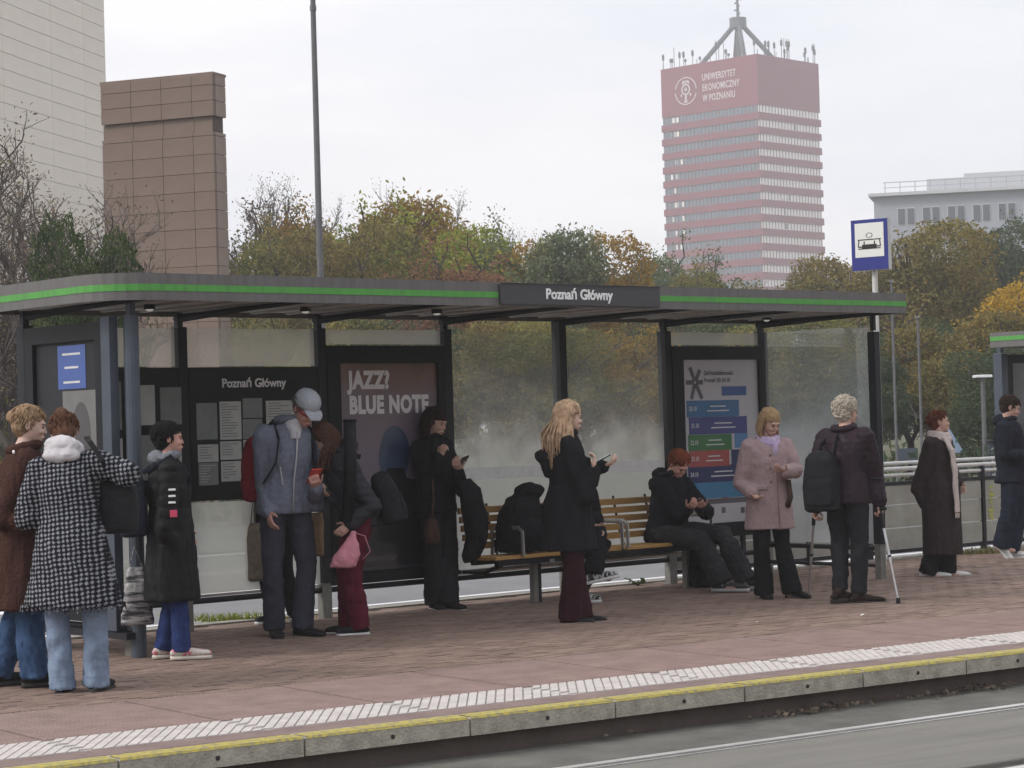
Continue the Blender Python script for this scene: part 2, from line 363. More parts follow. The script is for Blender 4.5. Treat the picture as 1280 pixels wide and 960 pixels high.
def glass(name, film_lo, film_mid, film_hi, col=(.36, .37, .35), z0=.3, z1=2.47, refl=1.45):
    """pane: clear glass with a film of dried dirt, condensation and painted reflection whose cover depends on the height on the pane"""
    m = bpy.data.materials.new(name); m.use_nodes = True; t = m.node_tree; t.nodes.clear(); N = t.nodes.new; K = t.links.new
    out = N('ShaderNodeOutputMaterial'); tr = N('ShaderNodeBsdfTransparent'); tr.inputs[0].default_value = (.86, .89, .87, 1)
    gl = N('ShaderNodeBsdfGlossy'); gl.inputs['Roughness'].default_value = .02
    df = N('ShaderNodeBsdfDiffuse'); df.inputs[0].default_value = (*col, 1); tl = N('ShaderNodeBsdfTranslucent'); tl.inputs[0].default_value = (*col, 1)
    fm = N('ShaderNodeMixShader'); fm.inputs[0].default_value = .62; K(df.outputs[0], fm.inputs[1]); K(tl.outputs[0], fm.inputs[2])
    co = N('ShaderNodeTexCoord'); sx = N('ShaderNodeSeparateXYZ'); K(co.outputs['Object'], sx.inputs[0])
    mr = N('ShaderNodeMapRange'); mr.inputs[1].default_value = z0; mr.inputs[2].default_value = z1; K(sx.outputs[2], mr.inputs[0])
    nz = N('ShaderNodeTexNoise'); nz.inputs['Scale'].default_value = 1.6; nz.inputs['Detail'].default_value = 7; nz.inputs['Roughness'].default_value = .62; K(co.outputs['Object'], nz.inputs[0])
    ad = N('ShaderNodeMath'); ad.operation = 'MULTIPLY_ADD'; ad.inputs[1].default_value = .55; ad.inputs[2].default_value = -.27; K(nz.outputs[0], ad.inputs[0])
    a2 = N('ShaderNodeMath'); a2.operation = 'ADD'; K(mr.outputs[0], a2.inputs[0]); K(ad.outputs[0], a2.inputs[1])
    cr = N('ShaderNodeValToRGB'); K(a2.outputs[0], cr.inputs[0]); e = cr.color_ramp.elements
    e[0].position = 0; e[0].color = (film_lo,) * 3 + (1,); e[1].position = .92; e[1].color = (film_hi,) * 3 + (1,)
    q = e.new(.46); q.color = (film_mid,) * 3 + (1,); q = e.new(.62); q.color = (film_mid * .25 + film_hi * .75,) * 3 + (1,)
    n2 = N('ShaderNodeTexNoise'); n2.inputs['Scale'].default_value = 45; n2.inputs['Detail'].default_value = 4; K(co.outputs['Object'], n2.inputs[0])
    m2 = N('ShaderNodeMath'); m2.operation = 'MULTIPLY_ADD'; m2.inputs[1].default_value = .10; m2.inputs[2].default_value = -.05; K(n2.outputs[0], m2.inputs[0])
    a3 = N('ShaderNodeMath'); a3.operation = 'ADD'; a3.use_clamp = True; K(cr.outputs[0], a3.inputs[0]); K(m2.outputs[0], a3.inputs[1])
    mx = N('ShaderNodeMixShader'); K(a3.outputs[0], mx.inputs[0]); K(tr.outputs[0], mx.inputs[1]); K(fm.outputs[0], mx.inputs[2])
    lw = N('ShaderNodeLayerWeight'); lw.inputs[0].default_value = .5; pw = N('ShaderNodeMath'); pw.operation = 'POWER'; pw.inputs[1].default_value = 4; K(lw.outputs['Facing'], pw.inputs[0])
    fr = N('ShaderNodeMath'); fr.operation = 'MULTIPLY_ADD'; fr.inputs[1].default_value = .8; fr.inputs[2].default_value = .07; K(pw.outputs[0], fr.inputs[0])
    m3 = N('ShaderNodeMixShader'); K(fr.outputs[0], m3.inputs[0]); K(mx.outputs[0], m3.inputs[1]); K(gl.outputs[0], m3.inputs[2])
    ge = N('ShaderNodeNewGeometry'); t2 = N('ShaderNodeBsdfTransparent'); m4 = N('ShaderNodeMixShader')     # one film and one reflection per pane, on its outer side
    K(ge.outputs['Backfacing'], m4.inputs[0]); K(m3.outputs[0], m4.inputs[1]); K(t2.outputs[0], m4.inputs[2])
    K(m4.outputs[0], out.inputs[0]); return m
g_main = glass('dirty_glass', .84, .70, .08, col=(.50, .50, .47))
g_info = glass('upper_glass', .5, .5, .46, col=(.60, .56, .50))  # beige film colour stands in for a reflection in the upper panes
g_low = glass('lower_glass', .78, .66, .60, col=(.48, .48, .44))
g_right = glass('side_glass', .78, .84, .26, col=(.52, .54, .54))
g_band = mat('frosted_band', (.72, .72, .71), .8, var=.1, scale=12)

she = thing('tram_stop_shelter', 'long grey tram stop shelter with a green stripe and a station name sign', 'shelter', P0, SA)
BY = 1.4; DP = 1.469; ZT = 2.47; ZB = 2.558; ZR = 2.751; VF = -1.836; UR = 7.0 + .06; UL = -1.76
for i in range(-1, 6):
    u = BY * i; z1 = ZB if i == 3 else ZT
    p = MB().bbox((u, 0, (.30 + z1) / 2), (.085, .11, z1 - .30), .006).build('post', m_post, she)
    MB().box((u, 0, .15), (.095, .075, .30)).build('post_leg', m_leg, p)
    if i != 3: MB().box((u, 0, (ZT + ZB) / 2 + .01), (.05, .05, ZB - ZT + .04)).build('post_neck', m_post, p)
    # bracket arm tapering forward under the roof
    br = MB().loft([((u, .05, ZB - .02), (.022, 0, 0), (0, 0, .035)), ((u, -.9, ZB + .005), (.022, 0, 0), (0, 0, .022)), ((u, VF + .1, ZB + .015), (.018, 0, 0), (0, 0, .012))], 4)
    br.build('roof_bracket', m_post, she)
fc = []
p = MB().bbox((5 * BY, -DP, 1.37), (.075, .09, 2.06), .006).build('post', m_post, she); MB().box((5 * BY, -DP, .17), (.08, .07, .34)).build('post_leg', m_leg, p); MB().box((5 * BY, -DP, 2.49), (.04, .04, .16)).build('post_neck', m_post, p)
p = MB().tube([(-BY + .04, -DP, 0), (-BY + .04, -DP, 2.47)], .055, 14).build('corner_column', m_post2, she, smooth=False)
MB().box((-BY - .06, -DP + .14, 1.33), (.07, .12, 2.27)).build('column_channel', m_post2, p)
MB().box((-BY + .04, -DP, 2.51), (.05, .05, .1)).build('post_neck', m_post2, p)
# fascia outline with rounded left corners
def arc(cx, cy, r, a0, a1, n=8): return [(cx + r * math.cos(a0 + (a1 - a0) * i / n), cy + r * math.sin(a0 + (a1 - a0) * i / n)) for i in range(n + 1)]
def outline(off=0.):
    r = .42 + off; L_, F_, B_ = UL - off, VF - off, .10 + off
    return arc(L_ + r, F_ + r, r, -math.pi / 2, -math.pi, 8) + arc(L_ + .2, B_ - .2, .2, math.pi, math.pi / 2, 4)
def band(off, z0, z1, pts, th=.02):
    mb = MB(); n = len(pts); inn = []
    for i, p in enumerate(pts):
        a = Vector(pts[max(i - 1, 0)]); b_ = Vector(pts[min(i + 1, n - 1)]); d = (b_ - a).normalized(); inn.append((p[0] + d.y * th, p[1] - d.x * th))
    vs = [(*p, z0) for p in pts] + [(*p, z1) for p in pts] + [(*p, z0) for p in inn] + [(*p, z1) for p in inn]
    fs = []
    for i in range(n - 1):
        fs += [(i, i + 1, n + i + 1, n + i), (2*n + i, 3*n + i, 3*n + i + 1, 2*n + i + 1), (i, 2*n + i, 2*n + i + 1, i + 1), (n + i, n + i + 1, 3*n + i + 1, 3*n + i)]
    fs += [(0, n, 3 * n, 2 * n), (n - 1, 3 * n - 1, 4 * n - 1, 2 * n - 1)]
    return mb.add(vs, fs)
o = outline(); front = [(UR, VF)] + o + [(UR, .10)]
roof = MB().prism([(UR - .01, VF + .01)] + outline(-.01) + [(UR - .01, .09)], 2.60, 2.735).build('roof', m_under, she)
MB().prism([(UR - .012, VF + .012)] + outline(-.012) + [(UR - .012, .088)], 2.736, 2.748).build('roof_skin', m_rooft, roof)
band(0, ZB, ZR, front).build('fascia', m_fasc, roof)
MB().box((UR - .012, VF / 2 + .05, (ZB + ZR) / 2), (.024, -VF + .06, ZR - ZB)).build('end_fascia', m_fasc, roof)
MB().box(((UL + UR) / 2 + .2, .112, (ZB + ZR) / 2 - .0), (UR - UL - .6, .02, ZR - ZB - .02)).build('rear_fascia', m_fasc, roof)
SG0, SG1 = 1.86, 3.68
so_ = outline(.004)
band(0, 2.624, 2.672, [(SG0 - .005, VF - .004)] + so_[:-2], .006).build('green_stripe', m_green, roof)
band(0, 2.624, 2.672, [(UR - .003, VF - .004), (SG1 + .005, VF - .004)], .006).build('green_stripe', m_green, roof)
sgn = MB().box(((SG0 + SG1) / 2, VF - .012, 2.655), (SG1 - SG0, .024, .165)).build('name_sign', m_sign, she)
MB().box(((SG0 + SG1) / 2, VF - .028, 2.742), (SG1 - SG0, .008, .006)).build('sign_rim', m_post, sgn)
text_on('Poznań Główny', .118, (2.73, VF - .026, 2.66), sgn, m_white, bold=.0035, sx=1.0)
for i in range(24):       # ribs of the translucent roof sheets, seen from below
    u = UL + .35 + i * .36
    if u < UR - .1: MB().box((u, (VF + .1) / 2, 2.592), (.05, -VF - .05, .016)).build('roof_rib', m_under, she)
for x, v in ((187, -.75), (382, -.75), (546, -.75), (958, -.5)):
    u = uvz(x, 393, v)[0]
    l = MB().tube([(u, v, 2.562), (u, v, 2.60)], .045, 12).build('ceiling_lamp', m_case, she); MB().ell((u, v, 2.560), (.032, .032, .014), n=10, m=6).build('lamp_glass', m_lamp, l)
# rails and glazing
MB().tube([(-BY, .0, .235), (5 * BY, 0, .235)], .024, 8).build('bottom_rail', m_post, she)
MB().tube([(5 * BY, 0, .30), (5 * BY, -DP, .30)], .024, 8).build('bottom_rail', m_post, she)
MB().tube([(5 * BY, 0, .13), (5 * BY, -DP, .13)], .018, 8).build('bottom_rail', m_post, she)
MB().tube([(-BY, 0, .20), (-BY, -DP, .20)], .024, 8).build('bottom_rail', m_post, she)
def pane(a, c, z0, z1, m, side=None):
    if side is None: q = MB().box(((a + c) / 2, .0, (z0 + z1) / 2), (c - a, .008, z1 - z0))
    else: q = MB().box((side, (a + c) / 2, (z0 + z1) / 2), (.008, c - a, z1 - z0))
    return q.build('glass_pane', m, she)
e_ = .046
for i in (-1, 0):
    a, c = BY * i + e_, BY * (i + 1) - e_
    pane(a, c, 2.15, 2.46, g_info); pane(a, c, .29, 1.035, g_low)
for i in (2, 3):
    p = pane(BY * i + e_, BY * (i + 1) - e_, .29, 2.46, g_main)
    MB().box((BY * (i + .5), -.0065, 1.165), (BY - .1, .004, .105)).build('frosted_band', g_band, p)
for i in (1, 4): pane(BY * i + e_, BY * (i + 1) - e_, 2.335, 2.46, g_info)
pane(-DP + .05, -.06, .34, 2.46, g_right, side=5 * BY)
for i in (-1, 0, 2, 3): MB().box((BY * (i + .5), 0, .275), (BY - .09, .03, .022)).build('glass_clamp', m_silver, she)
# info boards
m_paper = mat('timetable_paper', (.46, .47, .45), .5, var=.1, scale=5)
m_paper2 = mat('grey_paper', (.19, .21, .20), .5, var=.15, scale=5)
m_print = mat('dark_print', (.07, .07, .08), .6)
m_board = mat('board_black', (.009, .011, .013), .22, var=.3, scale=2, spec=.25)
for i in (-1, 0):
    bd = MB().box((BY * (i + .5), -.03, 1.595), (BY - .1, .05, 1.09)).build('info_board', m_board, she)
    if i == 0:
        u_, z_ = uvz(318, 479, -.06); text_on('Poznań Główny', .10, (u_, -.056, z_), bd, mat('board_letters', (.75, .75, .75), .6), ext=.001, bold=.003)
        for (xa, ya, xb, yb, mm, kind) in ((245,504,272,549,m_paper2,0),(274,502,302,549,m_paper,1),(303,498,328,522,m_paper2,0),(303,524,328,548,m_paper2,0),(332,501,372,548,m_paper,1),(374,504,390,548,m_paper2,0),
            (247,556,273,577,m_paper,1),(275,552,302,574,m_paper,1),(304,550,330,573,m_paper,1),(248,579,273,606,m_paper2,1),(276,577,302,601,m_paper,1),(304,576,330,600,m_paper,1),(333,553,360,600,m_paper2,0),(362,553,388,600,m_paper,0)):
            ua, za = uvz(xa, ya, -.056); ub, zb = uvz(xb, yb, -.056)
            q = MB().box(((ua + ub) / 2, -.0575, (za + zb) / 2), (ub - ua, .003, za - zb)); pp = q.build('timetable_sheet', mm, bd)
            if kind:                        # rows of flat print
                k = MB(); n_ = int((za - zb) / .022)
                for j in range(1, n_): 
                    wd = (ub - ua) * rnd.uniform(.3, .82); zz = za - j * .022
                    k.box((ua + (ub - ua) * .08 + wd / 2, -.0595, zz), (wd, .0012, .006))
                pp2 = obj('print_rows', k.mesh('print_rows'), mm, bd); pp2.data.materials.clear(); pp2.data.materials.append(mat('print_grey', (.15, .15, .15), .6) if mm is m_paper else m_paper)
    else:
        for (ua, za, w_, h_, mm) in ((-.72, 1.93, .26, .38, m_paper2), (-.40, 1.90, .24, .32, m_paper), (-.13, 1.88, .2, .30, m_paper2), (-.72, 1.48, .26, .3, m_paper), (-.40, 1.50, .24, .36, m_paper2), (-.14, 1.52, .2, .3, m_paper)):
            MB().box((ua, -.0575, za - h_ / 2 + .1), (w_, .003, h_)).build('timetable_sheet', mm, bd)
# poster cases
def poster_case(u0, u1, z0, z1, in_u0, in_u1, in_z0, in_z1, m_poster, side=None, name='poster_case'):
    fr = MB(); d = .11; c = -.01
    def bx(a, b, za, zb, dd=d, cc=c):
        if side is None: fr.box(((a + b) / 2, cc, (za + zb) / 2), (b - a, dd, zb - za))
        else: fr.box((side + cc, (a + b) / 2, (za + zb) / 2), (dd, b - a, zb - za))
    bx(u0, in_u0, z0, z1); bx(in_u1, u1, z0, z1); bx(in_u0, in_u1, in_z1, z1); bx(in_u0, in_u1, z0, in_z0); bx(in_u0, in_u1, in_z0, in_z1, .05, c + .01)
    cs = fr.build(name, m_case, she)
    f = -.030
    if side is None: q = MB().box(((in_u0 + in_u1) / 2, f, (in_z0 + in_z1) / 2), (in_u1 - in_u0 - .004, .006, in_z1 - in_z0 - .004))
    else: q = MB().box((side + f, (in_u0 + in_u1) / 2, (in_z0 + in_z1) / 2), (.006, in_u1 - in_u0 - .004, in_z1 - in_z0 - .004))
    q.build('poster', m_poster, cs)
    return cs
# poster with jazz lettering: lavender ground, rust top
mj = bpy.data.materials.new('jazz_poster'); mj.use_nodes = True; t = mj.node_tree; b = principled(mj); b.inputs['Roughness'].default_value = .35; b.inputs['Coat Weight'].default_value = .45; b.inputs['Coat Roughness'].default_value = .03
co = t.nodes.new('ShaderNodeTexCoord'); sx = t.nodes.new('ShaderNodeSeparateXYZ'); t.links.new(co.outputs['Object'], sx.inputs[0])
nz = t.nodes.new('ShaderNodeTexNoise'); nz.inputs['Scale'].default_value = 2.2; nz.inputs['Detail'].default_value = 3; t.links.new(co.outputs['Object'], nz.inputs[0])
ma = t.nodes.new('ShaderNodeMath'); ma.operation = 'MULTIPLY_ADD'; ma.inputs[1].default_value = .45; t.links.new(nz.outputs[0], ma.inputs[0]); t.links.new(sx.outputs[2], ma.inputs[2])
cr = t.nodes.new('ShaderNodeValToRGB'); mr = t.nodes.new('ShaderNodeMapRange'); mr.inputs[1].default_value = .55; mr.inputs[2].default_value = 2.45; t.links.new(ma.outputs[0], mr.inputs[0]); t.links.new(mr.outputs[0], cr.inputs[0])
e = cr.color_ramp.elements; e[0].position = 0; e[0].color = (.025, .022, .035, 1); e[1].position = 1; e[1].color = (.10, .05, .028, 1)
for p_, c_ in ((.22, (.05, .045, .065, 1)), (.42, (.16, .14, .19, 1)), (.80, (.17, .125, .155, 1)), (.90, (.19, .10, .075, 1))): q = e.new(p_); q.color = c_
t.links.new(cr.outputs[0], b.inputs['Base Color'])
cs = poster_case(BY + e_, 2 * BY - e_, .27, 2.32, 1.585, 2.675, .37, 2.17, mj)
text_on('JAZZ?', .205, (1.69, -.036, 2.015), cs, mat('poster_letters', (.74, .72, .74), .6, var=.05), ext=.0008, bold=.011, align='LEFT', sx=.80)
text_on('BLUE NOTE', .205, (1.69, -.036, 1.80), cs, mat('poster_letters', (.45, .43, .46), .5), ext=.0008, bold=.011, align='LEFT', sx=.765)
mb_ = mat('poster_blue', (.022, .032, .075), .4, scale=3, col2=(.05, .09, .17), coat=.6); mk_ = mat('poster_black', (.012, .011, .014), .4, coat=.6)
def flat(poly, y, name, m, parent): 
    k = MB(); n = len(poly); k.add([(p[0], y, p[1]) for p in poly] + [(p[0], y + .0015, p[1]) for p in poly], [tuple(range(n))] + [(i, n + i, n + (i + 1) % n, (i + 1) % n) for i in range(n)])
    return k.build(name, m, parent)
flat([(2.17 + .17 * math.cos(a) * (1 + .08 * math.sin(2 * a)), 1.36 + .26 * math.sin(a)) for a in [6.283 * i / 24 for i in range(24)]], -.0358, 'printed_head', mb_, cs)
flat([(1.60, .40), (2.66, .40), (2.66, 1.05), (2.52, 1.20), (2.38, 1.14), (2.30, 1.16), (2.26, 1.25), (2.08, 1.25), (2.04, 1.12), (1.85, 1.0), (1.72, .82), (1.6, .72)], -.0366, 'printed_figure', mk_, cs)
# schedule poster
m_pw = mat('poster_white', (.50, .48, .52), .4, var=.04, coat=.5)
cs = poster_case(4 * BY + e_, 5 * BY - e_, .42, 2.32, 5.80, 6.90, .56, 2.19, m_pw)
gdark = mat('poster_grey', (.12, .11, .13), .6); 
def pbox(xa, ya, xb, yb, m, y=-.0345, name='print_block'):
    ua, za = uvz(xa, ya, y); ub, zb = uvz(xb, yb, y); 
    MB().box(((ua + ub) / 2, y, (za + zb) / 2), (ub - ua, .0015, abs(za - zb))).build(name, m, cs); return (ua + ub) / 2, (za + zb) / 2, ub - ua, abs(za - zb)
def pm(n, c): return mat('print_' + n, c, .5, var=.08, coat=.4)
m_pt = mat('print_white', (.62, .62, .64), .5)
u_, z_ = uvz(880, 466.5, -.036); text_on('Dni Przedsiębiorczości', .062, (u_, -.036, z_), cs, gdark, ext=.0006, align='LEFT', sx=.72, bold=.0008)
u_, z_ = uvz(880, 475.5, -.036); text_on('Poznań 20-24.10', .062, (u_, -.036, z_), cs, gdark, ext=.0006, align='LEFT', sx=.9, bold=.0008)
u_, z_ = uvz(869, 478, -.036)     # splayed asterisk mark
for ang, l_ in ((60, .13), (115, .15), (180, .12), (250, .16), (300, .17), (0, .10)):
    a_ = R(ang); q = MB().box((u_ + math.cos(a_) * l_ * .6, -.0355, z_ + math.sin(a_) * l_ * .6), (l_, .0012, .045), ry=-a_); q.build('print_mark', gdark, cs)
BL = [(902, 483, 933, 494, 'blue', (.05, .11, .30), '20.10'), (858, 501, 924, 520, 'azure', (.045, .14, .30), '20.10'), (861, 522, 934, 541, 'violet', (.055, .06, .22), '21.10'),
      (860, 544, 915, 562, 'green', (.05, .17, .06), '22.10'), (918, 541, 935, 559, 'sky', (.09, .22, .42), ''), (861, 564, 912, 582, 'coral', (.36, .075, .065), '23.10'),
      (914, 562, 934, 580, 'navy', (.02, .035, .10), ''), (860, 583, 936, 601, 'indigo', (.02, .028, .11), '24.10'), (868, 604, 936, 620, 'cyan', (.05, .20, .36), ''), (902, 598, 911, 624, 'rose', (.42, .05, .08), ''), (852, 602, 870, 624, 'teal', (.04, .15, .28), '')]
for k, (xa, ya, xb, yb, nm, c, s) in enumerate(BL):
    cu, cz, w_, h_ = pbox(xa, ya, xb, yb, pm(nm, c), -.0345 - .0006 * (k % 3))
    if s and w_ > .5:
        text_on(s, .062, (cu - w_ / 2 + .03, -.0375, cz), cs, m_pt, ext=.0004, align='LEFT', sx=.8, bold=.0008)
        for j in (-1, 1): MB().box((cu + .07, -.0375, cz + j * .022), (w_ * (.42 if j < 0 else .3), .0008, .012)).build('print_line', m_pt, cs)
pbox(852, 626, 936, 627, gdark)
for xx in (862, 876, 888, 902, 926): pbox(xx, 634, xx + 5, 641, gdark)
# left side poster case with blue card and a dark arched figure
m_pl = mat('poster_charcoal', (.020, .021, .024), .5, var=.3, scale=1.5, spec=.2)
cs = poster_case(-DP + .20, -.10, .24, 2.44, -DP + .34, -.22, .36, 2.31, m_pl, side=-BY)
def sbox(v0, v1, z0, z1, m, x=-.0345, name='print_block'): 
    return MB().box((-BY + x, (v0 + v1) / 2, (z0 + z1) / 2), (.0015, v1 - v0, z1 - z0)).build(name, m, cs)
# the case hangs in the left wall: its poster faces the camera side (outwards, -u)
sbox(-DP + .52, -DP + .92, 1.96, 2.285, pm('card', (.035, .085, .32)))
sbox(-DP + .345, -DP + .86, .60, 1.945, mat('poster_pale', (.17, .165, .15), .5, scale=2, col2=(.10, .10, .095), coat=.5))
k = MB(); cy_, cz_ = -DP + .60, 1.62
pts = [(cy_ + .13 * math.cos(a), cz_ + .24 * math.sin(a)) for a in [math.pi * i / 12 for i in range(13)]] + [(cy_ - .16, 1.2), (cy_ - .24, .80), (cy_ + .25, .80), (cy_ + .2, 1.2)]
n = len(pts); k.add([(-BY - .0365, a, c) for a, c in pts] + [(-BY - .0345, a, c) for a, c in pts], [tuple(range(n - 1, -1, -1))] + [(i, (i + 1) % n, n + (i + 1) % n, n + i) for i in range(n)])
k.build('printed_figure', mat('poster_umber', (.03, .022, .022), .4, coat=.6), cs)
for j, (w_, zz) in enumerate(((.26, 2.22), (.2, 2.12), (.24, 2.01))): MB().box((-BY - .037, -DP + .72, zz), (.0008, w_, .016)).build('print_line', m_pt, cs)
MB().box((-BY - .0, -DP + .72, .16), (.16, 1.5, .05)).build('case_footing', m_post, she)
p = MB().box((-BY + .10, -DP + .16, .07), (.10, .10, .14)).build('case_foot', m_leg, she)

# ------------------------------------------------------------------ bench
ben = thing('slatted_bench', 'long wooden slatted bench with black frame inside the shelter', 'bench', P0, SA)
B0, B1 = 2.72, 5.47
for (a, c) in ((B0, 4.24), (4.30, B1)):
    for j in range(5):
        z = .535 + j * .078; y = -.30 + j * .018
        MB().bbox(((a + c) / 2, y, z), (c - a, .028, .058), .006).build('back_slat', m_wood, ben)
    for j in range(4): MB().bbox(((a + c) / 2, -.38 - j * .098, .435 + (.004 if j == 3 else 0)), (c - a, .086, .03), .008).build('seat_slat', m_wood, ben)
    for q in np.arange(a + .35, c - .2, .42):
        MB().box((q, -.315, .52), (.03, .008, .12)).build('slat_clip', m_case, ben)
        MB().tube([(q, -.75, .40), (q, -.36, .395), (q, -.265, .60), (q, -.20, .90)], .012, 6).build('seat_bracket', m_case, ben)
MB().box(((B0 + B1) / 2, -.72, .395), (B1 - B0, .05, .045)).build('front_beam', m_case, ben)
MB().box(((B0 + B1) / 2, -.40, .395), (B1 - B0, .05, .045)).build('rear_beam', m_case, ben)
MB().tube([(2.8, -.14, .30), (5.25, -.30, .33), (6.1, -.30, .33)], .022, 8).build('support_tube', m_silver, ben)
for q, m_ in ((3.02, m_silver), (4.235, m_silver), (4.305, m_silver), (5.42, m_silver)):
    MB().tube([(q, -.32, .45), (q, -.33, .66), (q, -.38, .69), (q, -.68, .69), (q, -.73, .66), (q, -.74, .44)], [(.010, .022)] * 6, 6).build('armrest', m_, ben)
for q in (3.35, 5.30):
    l = MB().box((q, -.50, .19), (.05, .06, .38)); l.box((q, -.50, .385), (.06, .5, .03)); l.build('leg', m_leg, ben)
    MB().box((q + .052, -.50, .19), (.05, .03, .37)).build('leg', m_post, ben)
MB().tube([(2.80, -.05, .30), (2.86, -.4, .30), (2.93, -.6, .385)], .018, 6).build('wall_bracket', m_case, ben)

# ------------------------------------------------------------------ platform fence beyond the shelter
m_fpan = mat('fence_panel', (.38, .375, .325), .75, scale=3, col2=(.28, .275, .24), bump=.2, bscale=30)
fen = thing('platform_fence', 'low fence of pale panels between black posts with white top rails, right of the shelter', 'fence', sh(0, 0), SA)
FV = .36
fp = [6.0 + 1.02 * k for k in range(9)]
for a, c in zip(fp, fp[1:]):
    for j, (z0, z1) in enumerate(((.10, .33), (.338, .585), (.593, .80))): MB().bbox(((a + c) / 2, FV + .005 * (j % 2), (z0 + z1) / 2), (c - a - .07, .025, z1 - z0), .004).build('panel', m_fpan, fen)
    MB().box(((a + c) / 2, FV, .825), (c - a - .05, .04, .04)).build('cross_rail', m_post, fen); MB().box(((a + c) / 2, FV, .075), (c - a - .05, .04, .04)).build('cross_rail', m_post, fen)
for a in fp: MB().bbox((a, FV, .49), (.05, .06, .96), .004).build('post', m_post, fen); MB().tube([(a, FV, .86), (a + .1, FV + .16, 1.0)], .012, 6).build('stay', m_post, fen)
m_wpipe = mat('white_rail', (.58, .57, .55), .45, var=.1)
MB().tube([(6.0, FV, .915), (fp[-1], FV, .915)], .02, 8).build('top_rail', m_wpipe, fen)
MB().tube([(6.0, FV, .985), (fp[-1], FV, .985)], .022, 8).build('top_rail', m_wpipe, fen)
MB().tube([(6.0, FV + .25, 1.04), (fp[-1], FV + .25, 1.04)], .02, 8).build('top_rail', m_wpipe, fen)
# yellow-green spray paint mark on a panel
u_, z_ = uvz(1240, 640, FV - .02)
mk = MB()
for j in range(9): mk.box((u_ + rnd.uniform(-.02, .02), FV - .0145, .72 - j * .045), (rnd.uniform(.05, .10), .002, rnd.uniform(.012, .03)), ry=rnd.uniform(-.4, .4))
mk.build('paint_mark', mat('spray_yellow', (.40, .42, .07), .7), fen)

# ------------------------------------------------------------------ second shelter
p2 = at(1238, 438, 28.5)
s2 = thing('tram_stop_shelter', 'end of another green striped shelter at the right edge of the photo', 'shelter', (p2.x, p2.y, 0), SA, None)
MB().box((1.75, -.6, 2.50), (3.5, 1.2, .19)).build('roof', m_fasc, s2); MB().box((1.75, -1.204, 2.515), (3.49, .006, .055)).build('green_stripe', m_green, s2); MB().box((-.004, -.6, 2.515), (.006, 1.19, .055)).build('green_stripe', m_green, s2)
MB().bbox((.34, .10, 1.17), (.13, .13, 2.34), .01).build('post', m_post2, s2); MB().box((.34, .10, 2.37), (.06, .06, .07)).build('post_neck', m_post2, s2)
MB().box((1.05, .14, 1.32), (1.15, .10, 2.0)).build('poster_case', m_case, s2); MB().box((1.05, .086, 1.36), (.95, .008, 1.7)).build('poster', mat('poster_slate', (.06, .06, .07), .3, var=.3, coat=.5), s2)
MB().bbox((1.85, .10, 1.17), (.10, .10, 2.34), .01).build('post', m_post2, s2)

# ------------------------------------------------------------------ tram stop sign
m_sb = mat('sign_blue', (.022, .030, .20), .4, var=.08); m_sw = mat('sign_white', (.72, .72, .68), .5, var=.03); m_sk = mat('sign_black', (.015, .015, .015), .5)
c_ = at(1089, 306, 23.5)
sg = thing('tram_stop_sign', 'blue tram stop sign with black tram symbol, on a pole above the shelter roof', 'sign', (c_.x, c_.y, 0), R(-36))
zc = c_.z
MB().tube([(0, .06, 0), (0, .06, zc + .1)], .03, 10).build('pole', m_wpipe, sg)
MB().box((0, 0, zc), (.43, .07, .54)).build('sign_box', mat('sign_edge', (.55, .55, .53), .5), sg)
MB().box((0, -.0365, zc), (.425, .004, .535)).build('blue_face', m_sb, sg); MB().box((0, -.040, zc + .05), (.335, .004, .36)).build('white_field', m_sw, sg)
tr = MB(); y = -.0435
def tb(x, z, w, h, a=0): tr.box((x, y, zc + z), (w, .003, h), ry=a)
tb(0, .055, .27, .010); tb(-.125, .015, .010, .075, .12); tb(.125, .015, .010, .075, -.12); tb(0, -.018, .17, .045); tb(-.10, -.02, .05, .012); tb(.10, -.02, .05, .012); tb(0, -.040, .26, .010)
tb(-.06, .022, .012, .03); tb(.06, .022, .012, .03)
for a in range(10): tb(.035 * math.cos(a * .628), .10 + .024 * math.sin(a * .628), .014, .006, -(a * .628 + 1.57))
tr.build('tram_symbol', m_sk, sg)
# ------------------------------------------------------------------ lamp posts, road signs
def lamp(px, ytop, yb, Y, label, rb, rt, head=None, arm=False):
    a = at(px, ytop, Y); L_ = thing('lamp_post', label, 'lamp post', (a.x, a.y, -.3))
    h = a.z + .3
    MB().tube([(0, 0, 0), (0, 0, h * .5), (0, 0, h)], [rb, (rb + rt) / 2, rt], 10).build('mast', mat('galvanised', (.13, .13, .135), .55, metal=.3, var=.15), L_)
    return L_, h
L1, h = lamp(382, -330, 345, 34, 'tall tapering grey lamp mast rising out of the picture above the shelter roof', .062, .03)
MB().tube([(0, 0, 8.32), (0, 0, 8.40)], .05, 10).build('collar', mat('galvanised', (.13,) * 3), L1)
MB().tube([(0, 0, h - .1), (0, -.5, h + .15), (0, -1.3, h + .2)], .03, 8).build('arm', mat('galvanised', (.13,) * 3), L1); MB().bbox((0, -1.5, h + .18), (.22, .6, .1), .03).build('luminaire', m_case, L1)
L2, h = lamp(1228, 472, 560, 46, 'short park lamp with flat white head in front of the trees', .05, .045)
MB().bbox((0, 0, h + .03), (.34, .34, .05), .01).build('lamp_head', mat('lamp_white', (.75, .75, .75), .5), L2)
for px, py, lb in ((1114, 350, 'slim grey pole among the dark trees right of the shelter post'), (1147, 395, 'second slim grey pole, taller foliage behind it, above the woman with the long scarf')):
    L3, h = lamp(px, py, 560, 44, lb, .03, .024); MB().box((0, 0, h - .02), (.09, .09, .05)).build('cap', m_leg, L3)
